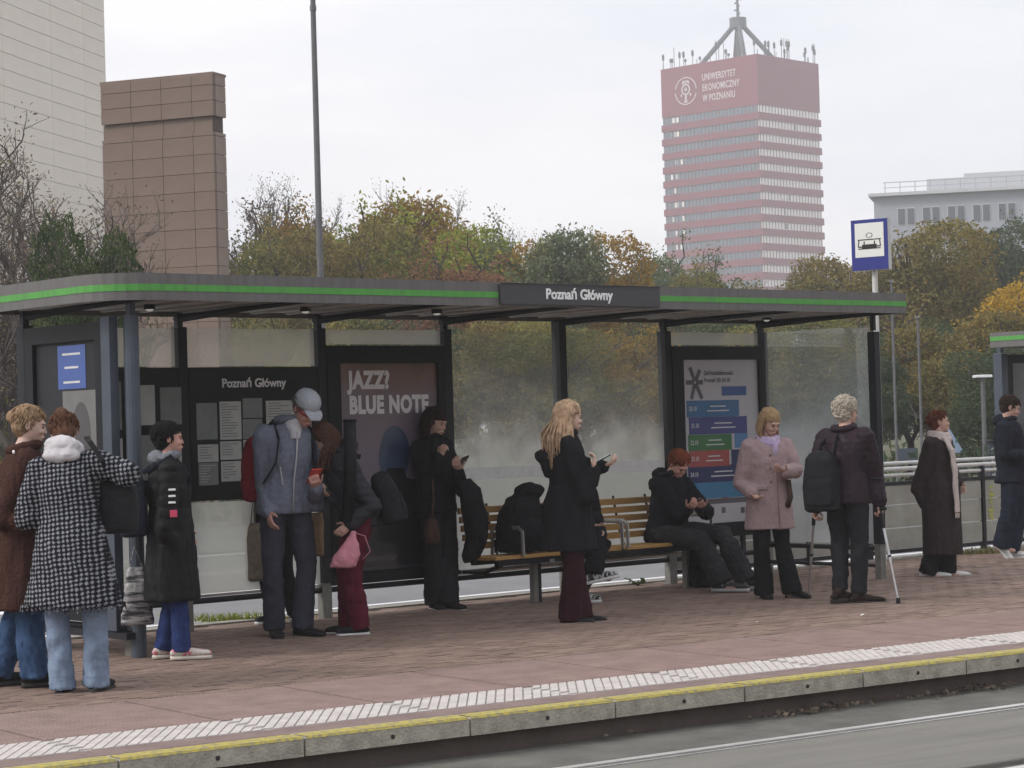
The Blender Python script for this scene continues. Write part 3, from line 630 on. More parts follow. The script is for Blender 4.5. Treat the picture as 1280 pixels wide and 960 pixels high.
a = at(1186, 548, 46); q = thing('road_sign', 'small triangular road sign beyond the fence, above the scarf woman\'s head', 'sign', (a.x, a.y, -.3), 0)
MB().tube([(0, 0, 0), (0, 0, a.z + .3)], .03, 8).build('pole', m_leg, q)
k = MB(); k.add([(-.3, -.05, a.z), (.3, -.05, a.z), (0, -.05, a.z + .52), (-.3, -.03, a.z), (.3, -.03, a.z), (0, -.03, a.z + .52)], [(0, 1, 2), (5, 4, 3), (0, 3, 4, 1), (1, 4, 5, 2), (2, 5, 3, 0)]); k.build('plate', mat('sign_paleblue', (.25, .33, .45), .5), q)
a = at(1142, 560, 46); q = thing('road_sign', 'small dark square sign on a thin pole beyond the fence', 'sign', (a.x, a.y, -.3), 0)
MB().tube([(0, 0, 0), (0, 0, a.z + .3)], .03, 8).build('pole', m_leg, q); MB().box((-.15, -.05, a.z + .15), (.45, .03, .3)).build('plate', m_post2, q)

# ------------------------------------------------------------------ pale clad building at the left
m_clad = mat('pale_cladding', (.78, .72, .64), .75, var=.05, scale=1.2, bump=.05); m_joint = mat('joint_dark', (.20, .18, .165), .9)
def clad(label, cat, name, corner, ang, W_, H_, D_, pw, ph, mpan, mj, rows=None, gap=.02, cols=None, z0=-.3, skip=None, inst=True):
    """block whose front face starts at corner and runs along ang; panels hung on it"""
    b_ = thing(name, label, cat, (corner[0], corner[1], z0), ang)
    MB().box((W_ / 2, D_ / 2 + .02, H_ / 2), (W_ - .02, D_, H_)).build('wall', mj, b_)
    return b_
def hang(parent, m, x0, x1, y, z0, z1, pw, ph, face='front', gap=.014, dep=.04, name='panel', offs=0.):
    me = {}
    z = z0; r = 0
    while z < z1 - .05:
        h = min(ph, z1 - z); x = x0 - (offs if r % 2 else 0); r += 1
        while x < x1 - .02:
            a = max(x, x0); c = min(x + pw, x1); w = c - a
            if w > .05:
                key = (round(w, 3), round(h, 3))
                if key not in me:
                    q = MB().bbox((0, 0, 0), (w - gap, dep, h - gap), .008).mesh(name) if face == 'front' else MB().bbox((0, 0, 0), (dep, w - gap, h - gap), .008).mesh(name)
                    q.materials.append(m); me[key] = q
                o = bpy.data.objects.new(name, me[key]); COL.objects.link(o); o.parent = parent
                o.location = ((a + c) / 2, y, z + h / 2) if face == 'front' else (y, (a + c) / 2, z + h / 2)
            x += pw
        z += h
# right wall of the building recedes to the right; a second bay at the far left stands nearer
ub_ = at(1250, 570, 47); u8 = thing('utility_cabinet', 'dark cabinet scrawled with white graffiti, beside the post of the second shelter', 'cabinet', (ub_.x, ub_.y, -.3), .2)
MB().bbox((0, 0, .62), (.62, .4, 1.24), .03).build('body', m_post2, u8)
MB().bbox((0, 0, 1.26), (.68, .46, .06), .02).build('lid', m_post, u8)
k = MB()
for i in range(26): k.tube([(rnd.uniform(-.28, .28), -.203, rnd.uniform(.25, 1.15)) for _ in range(3)], .009, 4)
k.build('graffiti', m_wpipe, u8)
c0 = at(129, 0, 78); c1 = at(17, 0, 71)
d_ = Vector((c0.x - c1.x, c0.y - c1.y)); ang = math.atan2(d_.y, d_.x); W_ = d_.length
bl = thing('clad_building', 'tall pale stone clad building cut by the left edge, with a fine grid of joints', 'building', (c1.x, c1.y, -.3), ang)
MB().box((W_ / 2, 5.02, 13), (W_ - .01, 10, 26)).build('wall', m_joint, bl)
hang(bl, m_clad, 0, W_, -.005, 5, 21, W_ / 2.7, .536)
MB().bbox((W_ / 2, 0, 2.45), (W_ - .02, .05, 4.9), .01).build('plinth', m_clad, bl); MB().bbox((W_ / 2, 0, 23.6), (W_ - .02, .05, 4.7), .01).build('attic', m_clad, bl)
bay_a = ang + R(38)
bx_ = MB().box((0, 0, 0), (.01, .01, .01))
w2 = 4.0; ux, uy = -math.cos(R(-30)), -math.sin(R(-30))
wing = MB().box((-w2 / 2 - .02, 4.5, 13), (w2, 9, 26.2)); wing.build('wing', m_joint, bl)
hang(bl, m_clad, -w2, 0, -.035, 5, 21, 1.0, .536)
# ------------------------------------------------------------------ brown granite pylon
m_gran = mat('brown_granite', (.155, .105, .082), .7, scale=.9, col2=(.20, .145, .115), bump=.1, bscale=30, detail=8); m_gj = mat('granite_core', (.075, .055, .046), .9)
a = at(127, 106, 61); c = at(266, 93, 59.7)
d_ = Vector((c.x - a.x, c.y - a.y)); ang = math.atan2(d_.y, d_.x); W_ = d_.length; H_ = (a.z + c.z) / 2 + .3
st = thing('granite_pylon', 'brown granite clad monument slab with a recessed band near its top', 'monument', (a.x, a.y, -.3), ang)
zt = H_ - 1.12
TH = .62
MB().box((W_ / 2, TH / 2, H_ / 2), (W_ - .10, TH - .1, H_ - .1)).build('core', m_gj, st)
hang(st, m_gran, 0, W_, 0, 3.4, zt - .42, .95, .50, dep=.1, name='stone_panel'); hang(st, m_gran, 0, W_ - .06, .055, zt - .42, zt, .95, .42, dep=.05, name='stone_panel'); hang(st, m_gran, 0, W_ + .02, -.01, zt, H_, .95, .42, dep=.12, name='stone_panel')
m_gr2 = mat('brown_granite_light', (.21, .155, .125), .7, scale=.9, col2=(.26, .20, .165))
hang(st, m_gr2, .05, TH, W_ - .045, 3.4, zt - .42, .9, .50, 'side', dep=.1, name='stone_panel'); hang(st, m_gr2, .06, TH, W_ - .03, zt, H_, .9, .42, 'side', dep=.12, name='stone_panel')
MB().box((W_ / 2, 0, 1.7), (W_, .1, 3.38)).build('plinth', m_gran, st); MB().box((W_ / 2, TH / 2, H_ + .03), (W_ + .06, TH + .1, .07)).build('coping', m_gran, st)

# ------------------------------------------------------------------ university tower
m_tr = mat('tower_red', (.19, .028, .045), .6, var=.06, scale=.3); m_tr2 = mat('tower_core', (.20, .10, .11), .7)
m_tw = mat('tower_glass', (.09, .16, .20), .3, var=.25, scale=.6, spec=.6); m_tb = mat('tower_glare_and_blinds', (.86, .83, .80), .5, var=.06, scale=.5); m_tg = mat('tower_steel', (.07, .085, .09), .6)  # near-white paints the bright sky reflection into the right-face windows
a = at(826, 84, 490); c = at(946, 67, 477); b_ = at(1023, 80, 493.5)
va = Vector((a.x - c.x, a.y - c.y)); vb = Vector((b_.x - c.x, b_.y - c.y)); ang = math.atan2(vb.y, vb.x)
WA = 23.6; ZH = c.z + .3
# local frame: origin at the near corner, +X along the right face, +Y along the left face
tw = thing('office_tower', 'tall dark red office tower with window bands and university lettering', 'tower', (c.x, c.y, -.3), ang)
vy = Vector((-math.sin(ang), math.cos(ang))); WB = va.dot(vy); WX = vb.length
WY = WB * 1.145
CH = (118 - 55) * 477 / F + .6
ztop = ZH; z = ZH - 10.9
MB().box((WX / 2, WY / 2, (ZH + z) / 2), (WX, WY, ZH - z)).build('crown', m_tr, tw)
MB().box((WX / 2, WY / 2, z / 2), (WX - 1.2, WY - 1.2, z - .02)).build('core', m_tr2, tw)
FH = 3.13; k = 0
while z > 3:
    wz = z - 1.62
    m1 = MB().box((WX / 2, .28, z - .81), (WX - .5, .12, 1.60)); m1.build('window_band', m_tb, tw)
    m2 = MB().box((.28, WY / 2 + .2, z - .81), (.12, WY - .5, 1.60)); m2.build('window_band', m_tw, tw)
    mu = MB()
    for q in range(20): mu.box((.6 + (WX - 1.2) * q / 19, .17, z - .81), (.14, .10, 1.6))
    for q in range(26): mu.box((.17, .6 + (WY - 1.2) * q / 25, z - .81), (.10, .22, 1.6))
    mu.build('mullions', m_tr2, tw, kind='stuff')
    if rnd.random() < .8:
        for q in range(rnd.randint(1, 3)): MB().box((.20, WY - 2.2 - rnd.randint(0, 4) * .7, z - .8), (.05, .6, 1.1)).build('pale_blind', m_tb, tw)  # pale blinds scattered over the left-face windows
        if rnd.random() < .5: MB().box((rnd.uniform(3, WX - 3), .20, z - .8), (.6, .05, 1.2)).build('open_window', m_tw, tw)
    MB().box((WX / 2, WY / 2, wz - .75), (WX + .3, WY + .3, 1.5)).build('spandrel', m_tr, tw)
    z -= FH; k += 1
    if k > 22: break
# steel roof mast on four legs
cx, cy = WX / 2, WY / 2; ap = ZH + 9.0
for sx_, sy_ in ((-1, -1), (1, -1), (-1, 1), (1, 1)):
    MB().tube([(cx + sx_ * 6.6, cy + sy_ * 6.6, ZH - .3), (cx + sx_ * .8, cy + sy_ * .8, ap)], .55, 6).build('mast_leg', m_tg, tw)
MB().tube([(cx, cy, ZH), (cx, cy, ap + .4)], .5, 6).build('mast_core', m_tg, tw); MB().tube([(cx, cy, ap - .4), (cx, cy, ap + 1.9)], 1.9, 8).build('mast_drum', m_tg, tw)
MB().tube([(cx, cy, ap + 1.8), (cx, cy, ap + 4.5), (cx, cy, ap + 8)], [.35, .3, .15], 6).build('antenna', m_tg, tw)
for j in range(7): MB().box((cx + rnd.uniform(-.5, .5), cy + rnd.uniform(-.5, .5), ap + 3.0 + j * .75), (rnd.uniform(.8, 1.8), .25, .3), rz=rnd.uniform(0, 3)).build('dipole', m_tg, tw)
MB().box((cx, cy, ap - .9), (7.0, .15, .15), rz=.5).build('cross_arm', m_tg, tw)
for j in range(46):
    s_ = rnd.random(); e = rnd.random() < .5
    x, y = (rnd.uniform(0, WX), .5) if e else (.5, rnd.uniform(0, WY))
    if j < 4: x, y = ((.4, WY - .5), (WX - .5, .6), (.6, WY - 5.), (WX - 4, .6))[j]
    h = rnd.choice((1.2, 1.6, 2.2, 3.4, 4.5)) if j > 3 else 3.5
    q = MB().tube([(x, y, ZH - .1), (x, y, ZH + h)], .09, 4)
    if rnd.random() < .6 or j < 4: q.box((x, y, ZH + h * .75), (.5, .3, min(1.2, h * .4)))
    q.build('roof_antenna', m_tg, tw)
m_tl = mat('tower_letters', (.62, .56, .56), .6)
for j, s_ in enumerate(('UNIWERSYTET', 'EKONOMICZNY', 'W POZNANIU')):
    text_on(s_, 2.1, (-.03, WY - 11.6, ZH - 3.3 - j * 2.3), tw, m_tl, ext=.03, bold=.02, align='LEFT', xdir=(0, -1, 0), sx=.62)
em = MB(); cyy, czz = WY - 7.0, ZH - 5.6
for a in range(40):
    if a in (0, 1, 20, 21): continue
    t0 = a / 40 * 6.283; em.box((-.06, cyy + 2.95 * math.cos(t0), czz + 2.95 * math.sin(t0)), (.06, .5, .22), rx=t0 + 1.5708)
for a in range(14): t0 = a / 14 * 6.283; em.box((-.06, cyy + 1.05 * math.cos(t0), czz + .3 + 1.05 * math.sin(t0)), (.06, .55, .3), rx=t0 + 1.5708)
em.box((-.06, cyy, czz + .3), (.06, .9, .3)); em.box((-.06, cyy, czz + .3), (.06, .3, .9))
for dx in (-.7, 0, .7): em.box((-.06, cyy + dx, czz + 1.9), (.06, .4, .8), rx=dx * .6)
em.box((-.06, cyy, czz - 1.6), (.06, .5, 2.0)); em.box((-.06, cyy, czz - 2.4), (.06, 1.1, .3)); em.box((-.06, cyy - 1.3, czz - .9), (.06, .35, .6)); em.box((-.06, cyy + 1.3, czz - .9), (.06, .35, .6))
em.build('emblem', m_tl, tw)

# ------------------------------------------------------------------ pale office block at the right
m_of = mat('office_grey', (.34, .355, .40), .8, var=.06, scale=.2); m_ofw = mat('office_window', (.09, .10, .12), .3, var=.2); m_ofr = mat('office_roof', (.5, .51, .53), .7)
a = at(1092, 246, 240); ang2 = math.atan2(-9, 36)
ob = thing('office_block', 'pale grey office block with paired windows and rooftop plant behind the autumn trees', 'building', (a.x, a.y, -.3), ang2)
HO = a.z + .3
MB().box((20, 6, HO / 2), (40, 12, HO)).build('wall', m_of, ob); MB().box((20, 5.7, HO + .12), (41, 13, .35)).build('cornice', m_ofr, ob)
wm = MB().box((0, 0, 0), (.72, .16, 1.7)).mesh('window'); wm.materials.append(m_ofw)
fm = MB().box((0, 0, 0), (.9, .10, 1.9)).mesh('frame'); fm.materials.append(m_ofr)
for r_ in range(4):
    for q in range(14):
        for s_ in (0, 1):
            x = 2.9 + q * 2.65 + s_ * 1.0
            if x > 39: continue
            w_ = bpy.data.objects.new('window', wm); COL.objects.link(w_); w_.parent = ob; w_.location = (x, -.02, HO - 2.3 - r_ * 3.4)
            f_ = bpy.data.objects.new('frame', fm); COL.objects.link(f_); f_.parent = w_; f_.location = (0, .03, 0)
MB().box((8, 6, HO + 1.0), (5, 6, 1.8)).build('plant_room', m_ofr, ob); MB().box((24, 7, HO + .9), (22, 6, 1.5)).build('plant_room', m_ofr, ob); MB().box((13, 5, HO + 1.3), (7, 5, 1.9)).build('plant_room', m_ofr, ob)
k = MB()
for q in range(24): k.box((1.2 + q * 1.6, .6, HO + .9), (.08, .08, 1.3))
k.box((20, .6, HO + 1.5), (38, .08, .08)); k.box((20, .6, HO + .95), (38, .06, .06)); k.build('roof_railing', m_of, ob)
# ------------------------------------------------------------------ trees
def leafmat(name, c1, c2, c3=None):
    m = bpy.data.materials.new(name); m.use_nodes = True; t = m.node_tree; b = principled(m); b.inputs['Roughness'].default_value = .75; b.inputs['Specular IOR Level'].default_value = .15
    g = t.nodes.new('ShaderNodeNewGeometry'); cr = t.nodes.new('ShaderNodeValToRGB'); co = t.nodes.new('ShaderNodeTexCoord'); nz = t.nodes.new('ShaderNodeTexNoise'); nz.inputs['Scale'].default_value = .55; nz.inputs['Detail'].default_value = 3
    t.links.new(co.outputs['Object'], nz.inputs[0]); a = t.nodes.new('ShaderNodeMath'); a.operation = 'MULTIPLY_ADD'; a.inputs[1].default_value = .45; t.links.new(g.outputs['Random Per Island'], a.inputs[0])
    s = t.nodes.new('ShaderNodeMath'); s.operation = 'MULTIPLY_ADD'; s.inputs[1].default_value = 1.3; s.inputs[2].default_value = -.38; t.links.new(nz.outputs[0], s.inputs[0]); t.links.new(s.outputs[0], a.inputs[2]); t.links.new(a.outputs[0], cr.inputs[0])
    e = cr.color_ramp.elements; e[0].position = .15; e[0].color = (*c1, 1); e[1].position = .85; e[1].color = (*(c3 or c2), 1)
    if c3: q = e.new(.5); q.color = (*c2, 1)
    t.links.new(cr.outputs[0], b.inputs['Base Color'])
    tl = t.nodes.new('ShaderNodeBsdfTranslucent'); t.links.new(cr.outputs[0], tl.inputs[0]); mx = t.nodes.new('ShaderNodeMixShader'); mx.inputs[0].default_value = .3
    o = t.nodes['Material Output']; t.links.new(b.outputs[0], mx.inputs[1]); t.links.new(tl.outputs[0], mx.inputs[2]); t.links.new(mx.outputs[0], o.inputs[0]); return m
LM = dict(
    twig=leafmat('leaf_brownish', (0.110, 0.090, 0.081), (0.205, 0.155, 0.126), (0.223, 0.194, 0.085)),
    orange=leafmat('leaf_orange', (0.211, 0.142, 0.038), (0.390, 0.232, 0.044), (0.294, 0.255, 0.077)),
    yellowgreen=leafmat('leaf_yellowgreen', (0.143, 0.193, 0.034), (0.292, 0.331, 0.054), (0.400, 0.360, 0.063)),
    rust=leafmat('leaf_rust', (0.159, 0.089, 0.050), (0.301, 0.143, 0.083), (0.245, 0.166, 0.067)),
    olive=leafmat('leaf_olive', (0.093, 0.112, 0.039), (0.205, 0.205, 0.067), (0.332, 0.253, 0.066)),
    greygreen=leafmat('leaf_greygreen', (0.090, 0.120, 0.071), (0.166, 0.205, 0.106), (0.238, 0.228, 0.110)),
    dark=leafmat('leaf_dark', (0.035, 0.059, 0.035), (0.073, 0.107, 0.054), (0.127, 0.137, 0.057)),
    brown=leafmat('leaf_browngreen', (0.112, 0.101, 0.039), (0.216, 0.187, 0.059), (0.298, 0.209, 0.071)),
    gold=leafmat('leaf_gold', (0.282, 0.203, 0.034), (0.500, 0.298, 0.032), (0.421, 0.322, 0.065)),
    bush=leafmat('leaf_evergreen', (0.022, 0.043, 0.017), (0.049, 0.079, 0.024), (0.122, 0.159, 0.061)))
m_bark = mat('bark', (.07, .058, .048), .95, var=.3, scale=4, bump=.5, bscale=20, stretch=(1, 1, .3))
m_twig = mat('bare_twig', (.075, .062, .055), .95, var=.2)
def branches(seed, h, spread, levels, n0=7, r0=.16, lean=.0, upw=.35, sides=5, kmin=2, kmax=4, thin=.62):
    """recursive limbs; returns builder for trunk and limbs, builder for twigs, twig end points"""
    g = random.Random(seed); big = MB(); sm = MB(); ends = []
    tp = [Vector((0, 0, 0))]
    for i in range(1, 6): tp.append(Vector((g.gauss(0, .04) * h * .3 + lean * i / 5, g.gauss(0, .04) * h * .3, h * .62 * i / 5)))
    big.tube(tp, [r0 * (1 - .13 * i) for i in range(6)], 8)
    def grow(p, d, l, r, lv):
        pts = [p]; q = p; dd = d.copy(); n = 3
        for i in range(n):
            dd = (dd + Vector((g.gauss(0, .22), g.gauss(0, .22), g.gauss(0, .12) + upw * .12))).normalized(); q = q + dd * (l / n); pts.append(q)
        (big if lv <= 1 else sm).tube(pts, [r * (1 - .17 * i) for i in range(n + 1)], sides if lv < 2 else 3, caps=False)
        if lv >= levels: ends.append((q, dd)); ends.append((pts[2], dd)); return
        for j in range(g.randint(kmin, kmax)):
            b = pts[g.choice((1, 2, 3, 3))]; a = Vector((g.gauss(0, 1), g.gauss(0, 1), g.gauss(0, .6) + upw)).normalized()
            grow(b, (dd * .75 + a * .8).normalized(), l * g.uniform(.55, .8), r * thin, lv + 1)
    for i in range(n0):
        t = .45 + .55 * i / max(1, n0 - 1); b = tp[min(5, int(t * 5))]; an = i * 2.4 + g.uniform(-.4, .4)
        grow(b, Vector((math.cos(an), math.sin(an), .35 + upw * 1.5 * t)).normalized(), spread * g.uniform(.42, .6), r0 * .5, 1)
    return big, sm, ends
def crown_mesh(seed, n, ends, leaf, blobs, fill=.55):
    """many small leaf-sprig faces: round twig ends and over lumpy shells"""
    g = np.random.RandomState(seed); P = []
    k = int(n * (1 - fill))
    if ends:
        E = np.array([list(e[0]) for e in ends]); idx = g.randint(0, len(E), k); P.append(E[idx] + g.normal(0, .20, (k, 3)))
    m = n - (k if ends else 0); w = np.array([b[3] ** 2 for b in blobs]); w = w / w.sum(); ix = g.choice(len(blobs), m, p=w)
    d = g.normal(size=(m, 3)); d /= np.linalg.norm(d, axis=1)[:, None]; B = np.array([[b[0], b[1], b[2], b[3]] for b in blobs])
    rr = g.uniform(.55, 1.0, m) ** .5 * (1 + .18 * np.sin(d[:, 0] * 9 + ix) * np.sin(d[:, 2] * 8 + ix * 2))
    P.append(B[ix, :3] + d * (B[ix, 3] * rr)[:, None] * np.array([1, 1, .82])); P = np.vstack(P)
    P = P[P[:, 2] > .2]; n = len(P)
    a = g.normal(size=(n, 3)); a /= np.linalg.norm(a, axis=1)[:, None]; b = np.cross(a, g.normal(size=(n, 3))); b /= np.linalg.norm(b, axis=1)[:, None]
    s = leaf * g.uniform(.55, 1.35, n)[:, None]; V = np.stack([P - a * s, P - b * s * .5 + a * s * .15, P + a * s, P + b * s * .5 - a * s * .1], 1).reshape(-1, 3)
    me = bpy.data.meshes.new('crown'); me.vertices.add(4 * n); me.vertices.foreach_set('co', V.ravel()); me.loops.add(4 * n); me.loops.foreach_set('vertex_index', np.arange(4 * n, dtype=np.int32)); me.polygons.add(n); me.polygons.foreach_set('loop_start', np.arange(0, 4 * n, 4, dtype=np.int32)); me.update(calc_edges=True); return me
def blobset(seed, rad, h, zc, n=9, flat=.8):
    g = random.Random(seed); out = [(0, 0, zc, rad * .62)]
    for i in range(n):
        a = g.uniform(0, 6.28); rr = rad * g.uniform(.25, .68); z = zc + g.uniform(-.5, .55) * h * flat
        out.append((rr * math.cos(a), rr * math.sin(a), z, rad * g.uniform(.28, .46)))
    return out
# variants at unit size: height 10 m, crown radius about 4 m
VAR = []
for s_ in range(5):
    big, sm, ends = branches(40 + s_, 10, 5.2, 3, n0=8, r0=.22, upw=.5)
    bl_ = blobset(60 + s_, 4.2, 6.8, 5.9, 12)
    VAR.append((big.mesh('trunk', True), sm.mesh('twigs'), crown_mesh(80 + s_, 46000, ends, .082, bl_, .92)))
BARE = []
for s_ in range(3):
    big, sm, ends = branches(140 + s_, 10, 5.4, 5, n0=9, r0=.2, upw=.75, kmin=3, kmax=4)
    BARE.append((big.mesh('trunk', True), sm.mesh('twigs'), crown_mesh(180 + s_, 9000, ends, .05, [(0, 0, 5.4, 2.6)], .12)))
TG = 'trees in the park behind the tram stop'
def tree(px, ytop, Y, lm, label, var=0, wid=1., bare=False, group=TG, name='park_tree', low=None, cat='tree', zbase=-.3):
    a = at(px, ytop, Y); h = (a.z - zbase)
    V_ = (BARE if bare else VAR)[var % (3 if bare else 5)]; s = h / float(np.percentile(getco(V_[2])[:, 2], 99.6 if bare else 99.9))
    t = thing(name, label, cat, (a.x, a.y, zbase), rnd.uniform(0, 6.28), group); t.scale = (s * wid, s * wid, s)
    def slot(name, me, m):
        if not me.materials: me.materials.append(m)
        o = bpy.data.objects.new(name, me); COL.objects.link(o); o.parent = t; o.material_slots[0].link = 'OBJECT'; o.material_slots[0].material = m; return o
    slot('trunk', V_[0], m_bark); tw_ = slot('twigs', V_[1], m_twig); tw_['kind'] = 'stuff'
    if bare or lm: cw = slot('crown', V_[2], LM[lm] if lm else LM['twig']); cw['kind'] = 'stuff'
    return t
TR = [  # px, top y, distance, leaf, label, variant, width, bare
 (298, 240, 78, 'twig', 'thinly leaved grey brown tree next to the edge of the granite pylon', 0, .8, True),
 (345, 236, 80, 'twig', 'purplish grey bare crowned tree just left of the tall lamp mast', 1, .95, True),
 (330, 262, 74, 'twig', 'low brownish tree in front of the bare ones, left of the lamp mast', 2, .95, False),
 (375, 285, 70, 'olive', 'olive tree behind the foot of the tall lamp mast', 3, .8, False),
 (420, 242, 84, 'twig', 'bare topped tree right of the tall lamp mast', 2, .8, True),
 (452, 250, 76, 'orange', 'orange yellow autumn tree above the jazz poster', 4, 1.0, False),
 (425, 280, 68, 'brown', 'brownish green tree low between lamp mast and orange tree', 0, .9, False),
 (505, 244, 92, 'twig', 'bare tree top showing behind the orange and the yellow green trees', 0, .7, True),
 (535, 252, 71, 'yellowgreen', 'bright yellow green tree, the freshest of the row', 1, 1.05, False),
 (540, 306, 66, 'rust', 'rust red low tree just over the shelter roof', 2, 1.1, False),
 (588, 252, 96, 'twig', 'bare branching crown sticking up right of the yellow green tree', 1, .75, True),
 (618, 280, 88, 'greygreen', 'grey green tree right of the rust red one', 3, .95, False),
 (665, 290, 70, 'greygreen', 'grey olive tree above the left end of the name sign', 4, .85, False),
 (692, 282, 84, 'twig', 'half bare tree behind the name sign', 2, .8, True),
 (722, 296, 72, 'orange', 'brownish orange tree above the right end of the name sign', 0, .9, False),
 (790, 306, 92, 'greygreen', 'grey green rounded tree left of the tower foot', 1, .9, False),
 (850, 316, 86, 'greygreen', 'pale green spreading tree covering the left foot of the tower', 2, 1.0, False),
 (905, 330, 80, 'olive', 'low olive tree in front of the tower foot', 3, .9, False),
 (1062, 318, 82, 'brown', 'brown thin tree directly behind the tram stop sign pole', 4, .9, False),
 (1150, 276, 76, 'brown', 'biggest brownish green tree, left of the golden one, under the office windows', 0, 1.12, False),
 (1248, 266, 100, 'dark', 'dark green tree rising behind between office block and golden tree', 1, 1.0, False),
 (1268, 322, 58, 'gold', 'golden orange tree at the right edge above the second shelter', 2, 1.25, False),
 (1130, 400, 60, 'dark', 'dark green low tree behind the woman with the long scarf', 3, 1.35, False),
 (1200, 390, 57, 'brown', 'green brown low tree behind the short park lamp', 4, 1.2, False),
 (1010, 395, 58, 'olive', 'olive tree seen dimly through the right glass wall', 0, 1.3, False),
 (1070, 425, 53, 'dark', 'dark low tree just right of the glass end wall post', 2, 1.2, False),
 (1262, 430, 50, 'dark', 'dark bushy tree right behind the second shelter roof', 0, 1.2, False),
 (940, 400, 62, 'greygreen', 'grey green tree behind the schedule poster', 1, 1.2, False),
 (860, 400, 60, 'dark', 'dark tree behind the post left of the schedule poster', 4, 1.2, False),
 (775, 395, 58, 'orange', 'orange tree seen through the glass right of the sign', 2, 1.15, False),
 (700, 398, 57, 'olive', 'green tree seen through the glass under the name sign', 3, 1.15, False),
 (620, 396, 58, 'brown', 'brown green tree seen through the glass right of the jazz poster', 0, 1.15, False),
 (500, 392, 60, 'dark', 'dark tree behind the jazz poster', 1, 1.2, False),
 (390, 392, 60, 'olive', 'green tree behind the information board', 4, 1.2, False),
 (60, 372, 44, 'olive', 'leafy tree seen under the left corner of the roof', 3, 1.2, False),
]
for (px, yt, Y, lm, lb, v_, w_, ba) in TR: tree(px, yt, Y, lm, lb, v_, w_, ba)
tree(8, 150, 36, None, 'large bare spreading tree in front of the pale clad building', 1, 1.25, True, None, 'bare_tree').scale.x *= 1.0
tree(108, 272, 31, 'bush', 'small dense evergreen tree poking above the roof corner in front of the pylon', 0, .46, False, None, 'evergreen_tree')
tree(34, 190, 40, None, 'smaller bare tree among the branches before the pale clad building', 2, 1.0, True, None, 'bare_tree')
# the far side of the tracks, behind the viewer: seen only as reflections in the shelter glass
def behind(u, v): return sh(u, v, -.3)
GM = 'trees across the tracks mirrored in the shelter glass'
for k_, (u_, v_, h_, lm_) in enumerate(((6, -52, 9, 'olive'), (16, -50, 11, 'dark'), (27, -55, 10, 'orange'), (36, -50, 12, 'olive'), (47, -54, 11, 'dark'), (58, -56, 12, 'brown'), (70, -60, 12, 'olive'), (-4, -58, 8, 'dark'))):
    p = behind(u_, v_); t = thing('street_tree', 'tree across the tracks, seen only as a reflection in the glass', 'tree', p, k_ * 1.3, GM); s_ = h_ / 10.5; t.scale = (s_ * 1.2, s_ * 1.2, s_); V_ = VAR[k_ % 5]
    for nm, me_, m_ in (('trunk', V_[0], m_bark), ('crown', V_[2], LM[lm_])):
        o = bpy.data.objects.new(nm, me_); COL.objects.link(o); o.parent = t; o.material_slots[0].link = 'OBJECT'; o.material_slots[0].material = m_
        if nm == 'crown': o['kind'] = 'stuff'
ob2 = thing('street_building', 'long beige building across the tracks, seen only as a reflection in the glass', 'building', behind(-30, -74), SA)
MB().box((75, -6, 5.5), (150, 12, 11)).build('wall', mat('beige_render', (.50, .44, .36), .85), ob2)
for k_ in range(46):
    for z_ in (2.2, 5.4, 8.6): MB().box((2 + k_ * 3.2, .03, z_), (1.3, .12, 1.6)).build('window', m_ofw, ob2)
# low hedge in the park
hd = thing('clipped_hedge', 'long low dark hedge in front of the park trees', 'hedge', (0, 46, -.3))
k = MB()
for _ in range(5200): leafq(k, (rnd.uniform(-16, 24), rnd.gauss(0, .5), abs(rnd.gauss(.5, .42))), rnd.uniform(.06, .13), 1.2)
k.build('foliage', LM['dark'], hd, kind='stuff')
# weeds at the kerb
def weeds(px, py, n, spread, h, m, label):
    p = gp(px, py, 0.); t = thing('weed_tuft', label, 'weeds', (p.x, p.y, 0)); k = MB(); g = rnd
    for _ in range(n):
        x, y = g.gauss(0, spread), g.gauss(0, .03); hh = h * g.uniform(.4, 1.2); a = g.uniform(0, 6.3); w = .004 + hh * .04; bx2, by2 = g.gauss(0, .35) * hh, g.gauss(0, .35) * hh
        k.add([(x - w * math.cos(a), y - w * math.sin(a), 0), (x + w * math.cos(a), y + w * math.sin(a), 0), (x + bx2 * .5, y + by2 * .5, hh * .7), (x + bx2, y + by2, hh)], [(0, 1, 2), (0, 2, 3)])
    k.build('blades', m, t, kind='stuff')
weeds(290, 776, 380, .22, .07, LM['yellowgreen'], 'green grass tuft growing along the kerb left of the man with the cap')
weeds(1232, 692, 260, .25, .08, LM['olive'], 'weeds at the foot of the fence near the second shelter')
def plantlet(px, py, label, n=14, s=.07):
    p = gp(px, py, 0.); t = thing('small_plant', label, 'plant', (p.x, p.y, 0.0)); k = MB()
    for i in range(n):
        a = rnd.uniform(0, 6.28); r = rnd.uniform(.02, .13); k.tube([(0, 0, 0), (r * .6 * math.cos(a), r * .3 * math.sin(a), r * .5), (r * math.cos(a), r * .4 * math.sin(a), r * .55)], .003, 4); leafq(k, (r * math.cos(a), r * .5 * math.sin(a), r * .6), rnd.uniform(.02, .04), .8)
    k.build('leaves', LM['bush'], t)
plantlet(797, 732, 'small green plant sprouting at the kerb under the bench')
# litter on the paving
for px, py, lb in ((947, 778, 'small white scrap of litter below the woman in the pink coat'), (1078, 769, 'small white scrap of litter right of the brown boots')):
    p = gp(px, py, .004); k = MB(); leafq(k, (0, 0, .004), .022, .3); o = obj('litter', k.mesh('litter'), m_white); o.location = p; o['label'] = lb; o['category'] = 'litter'
p = gp(1226, 869, 0)
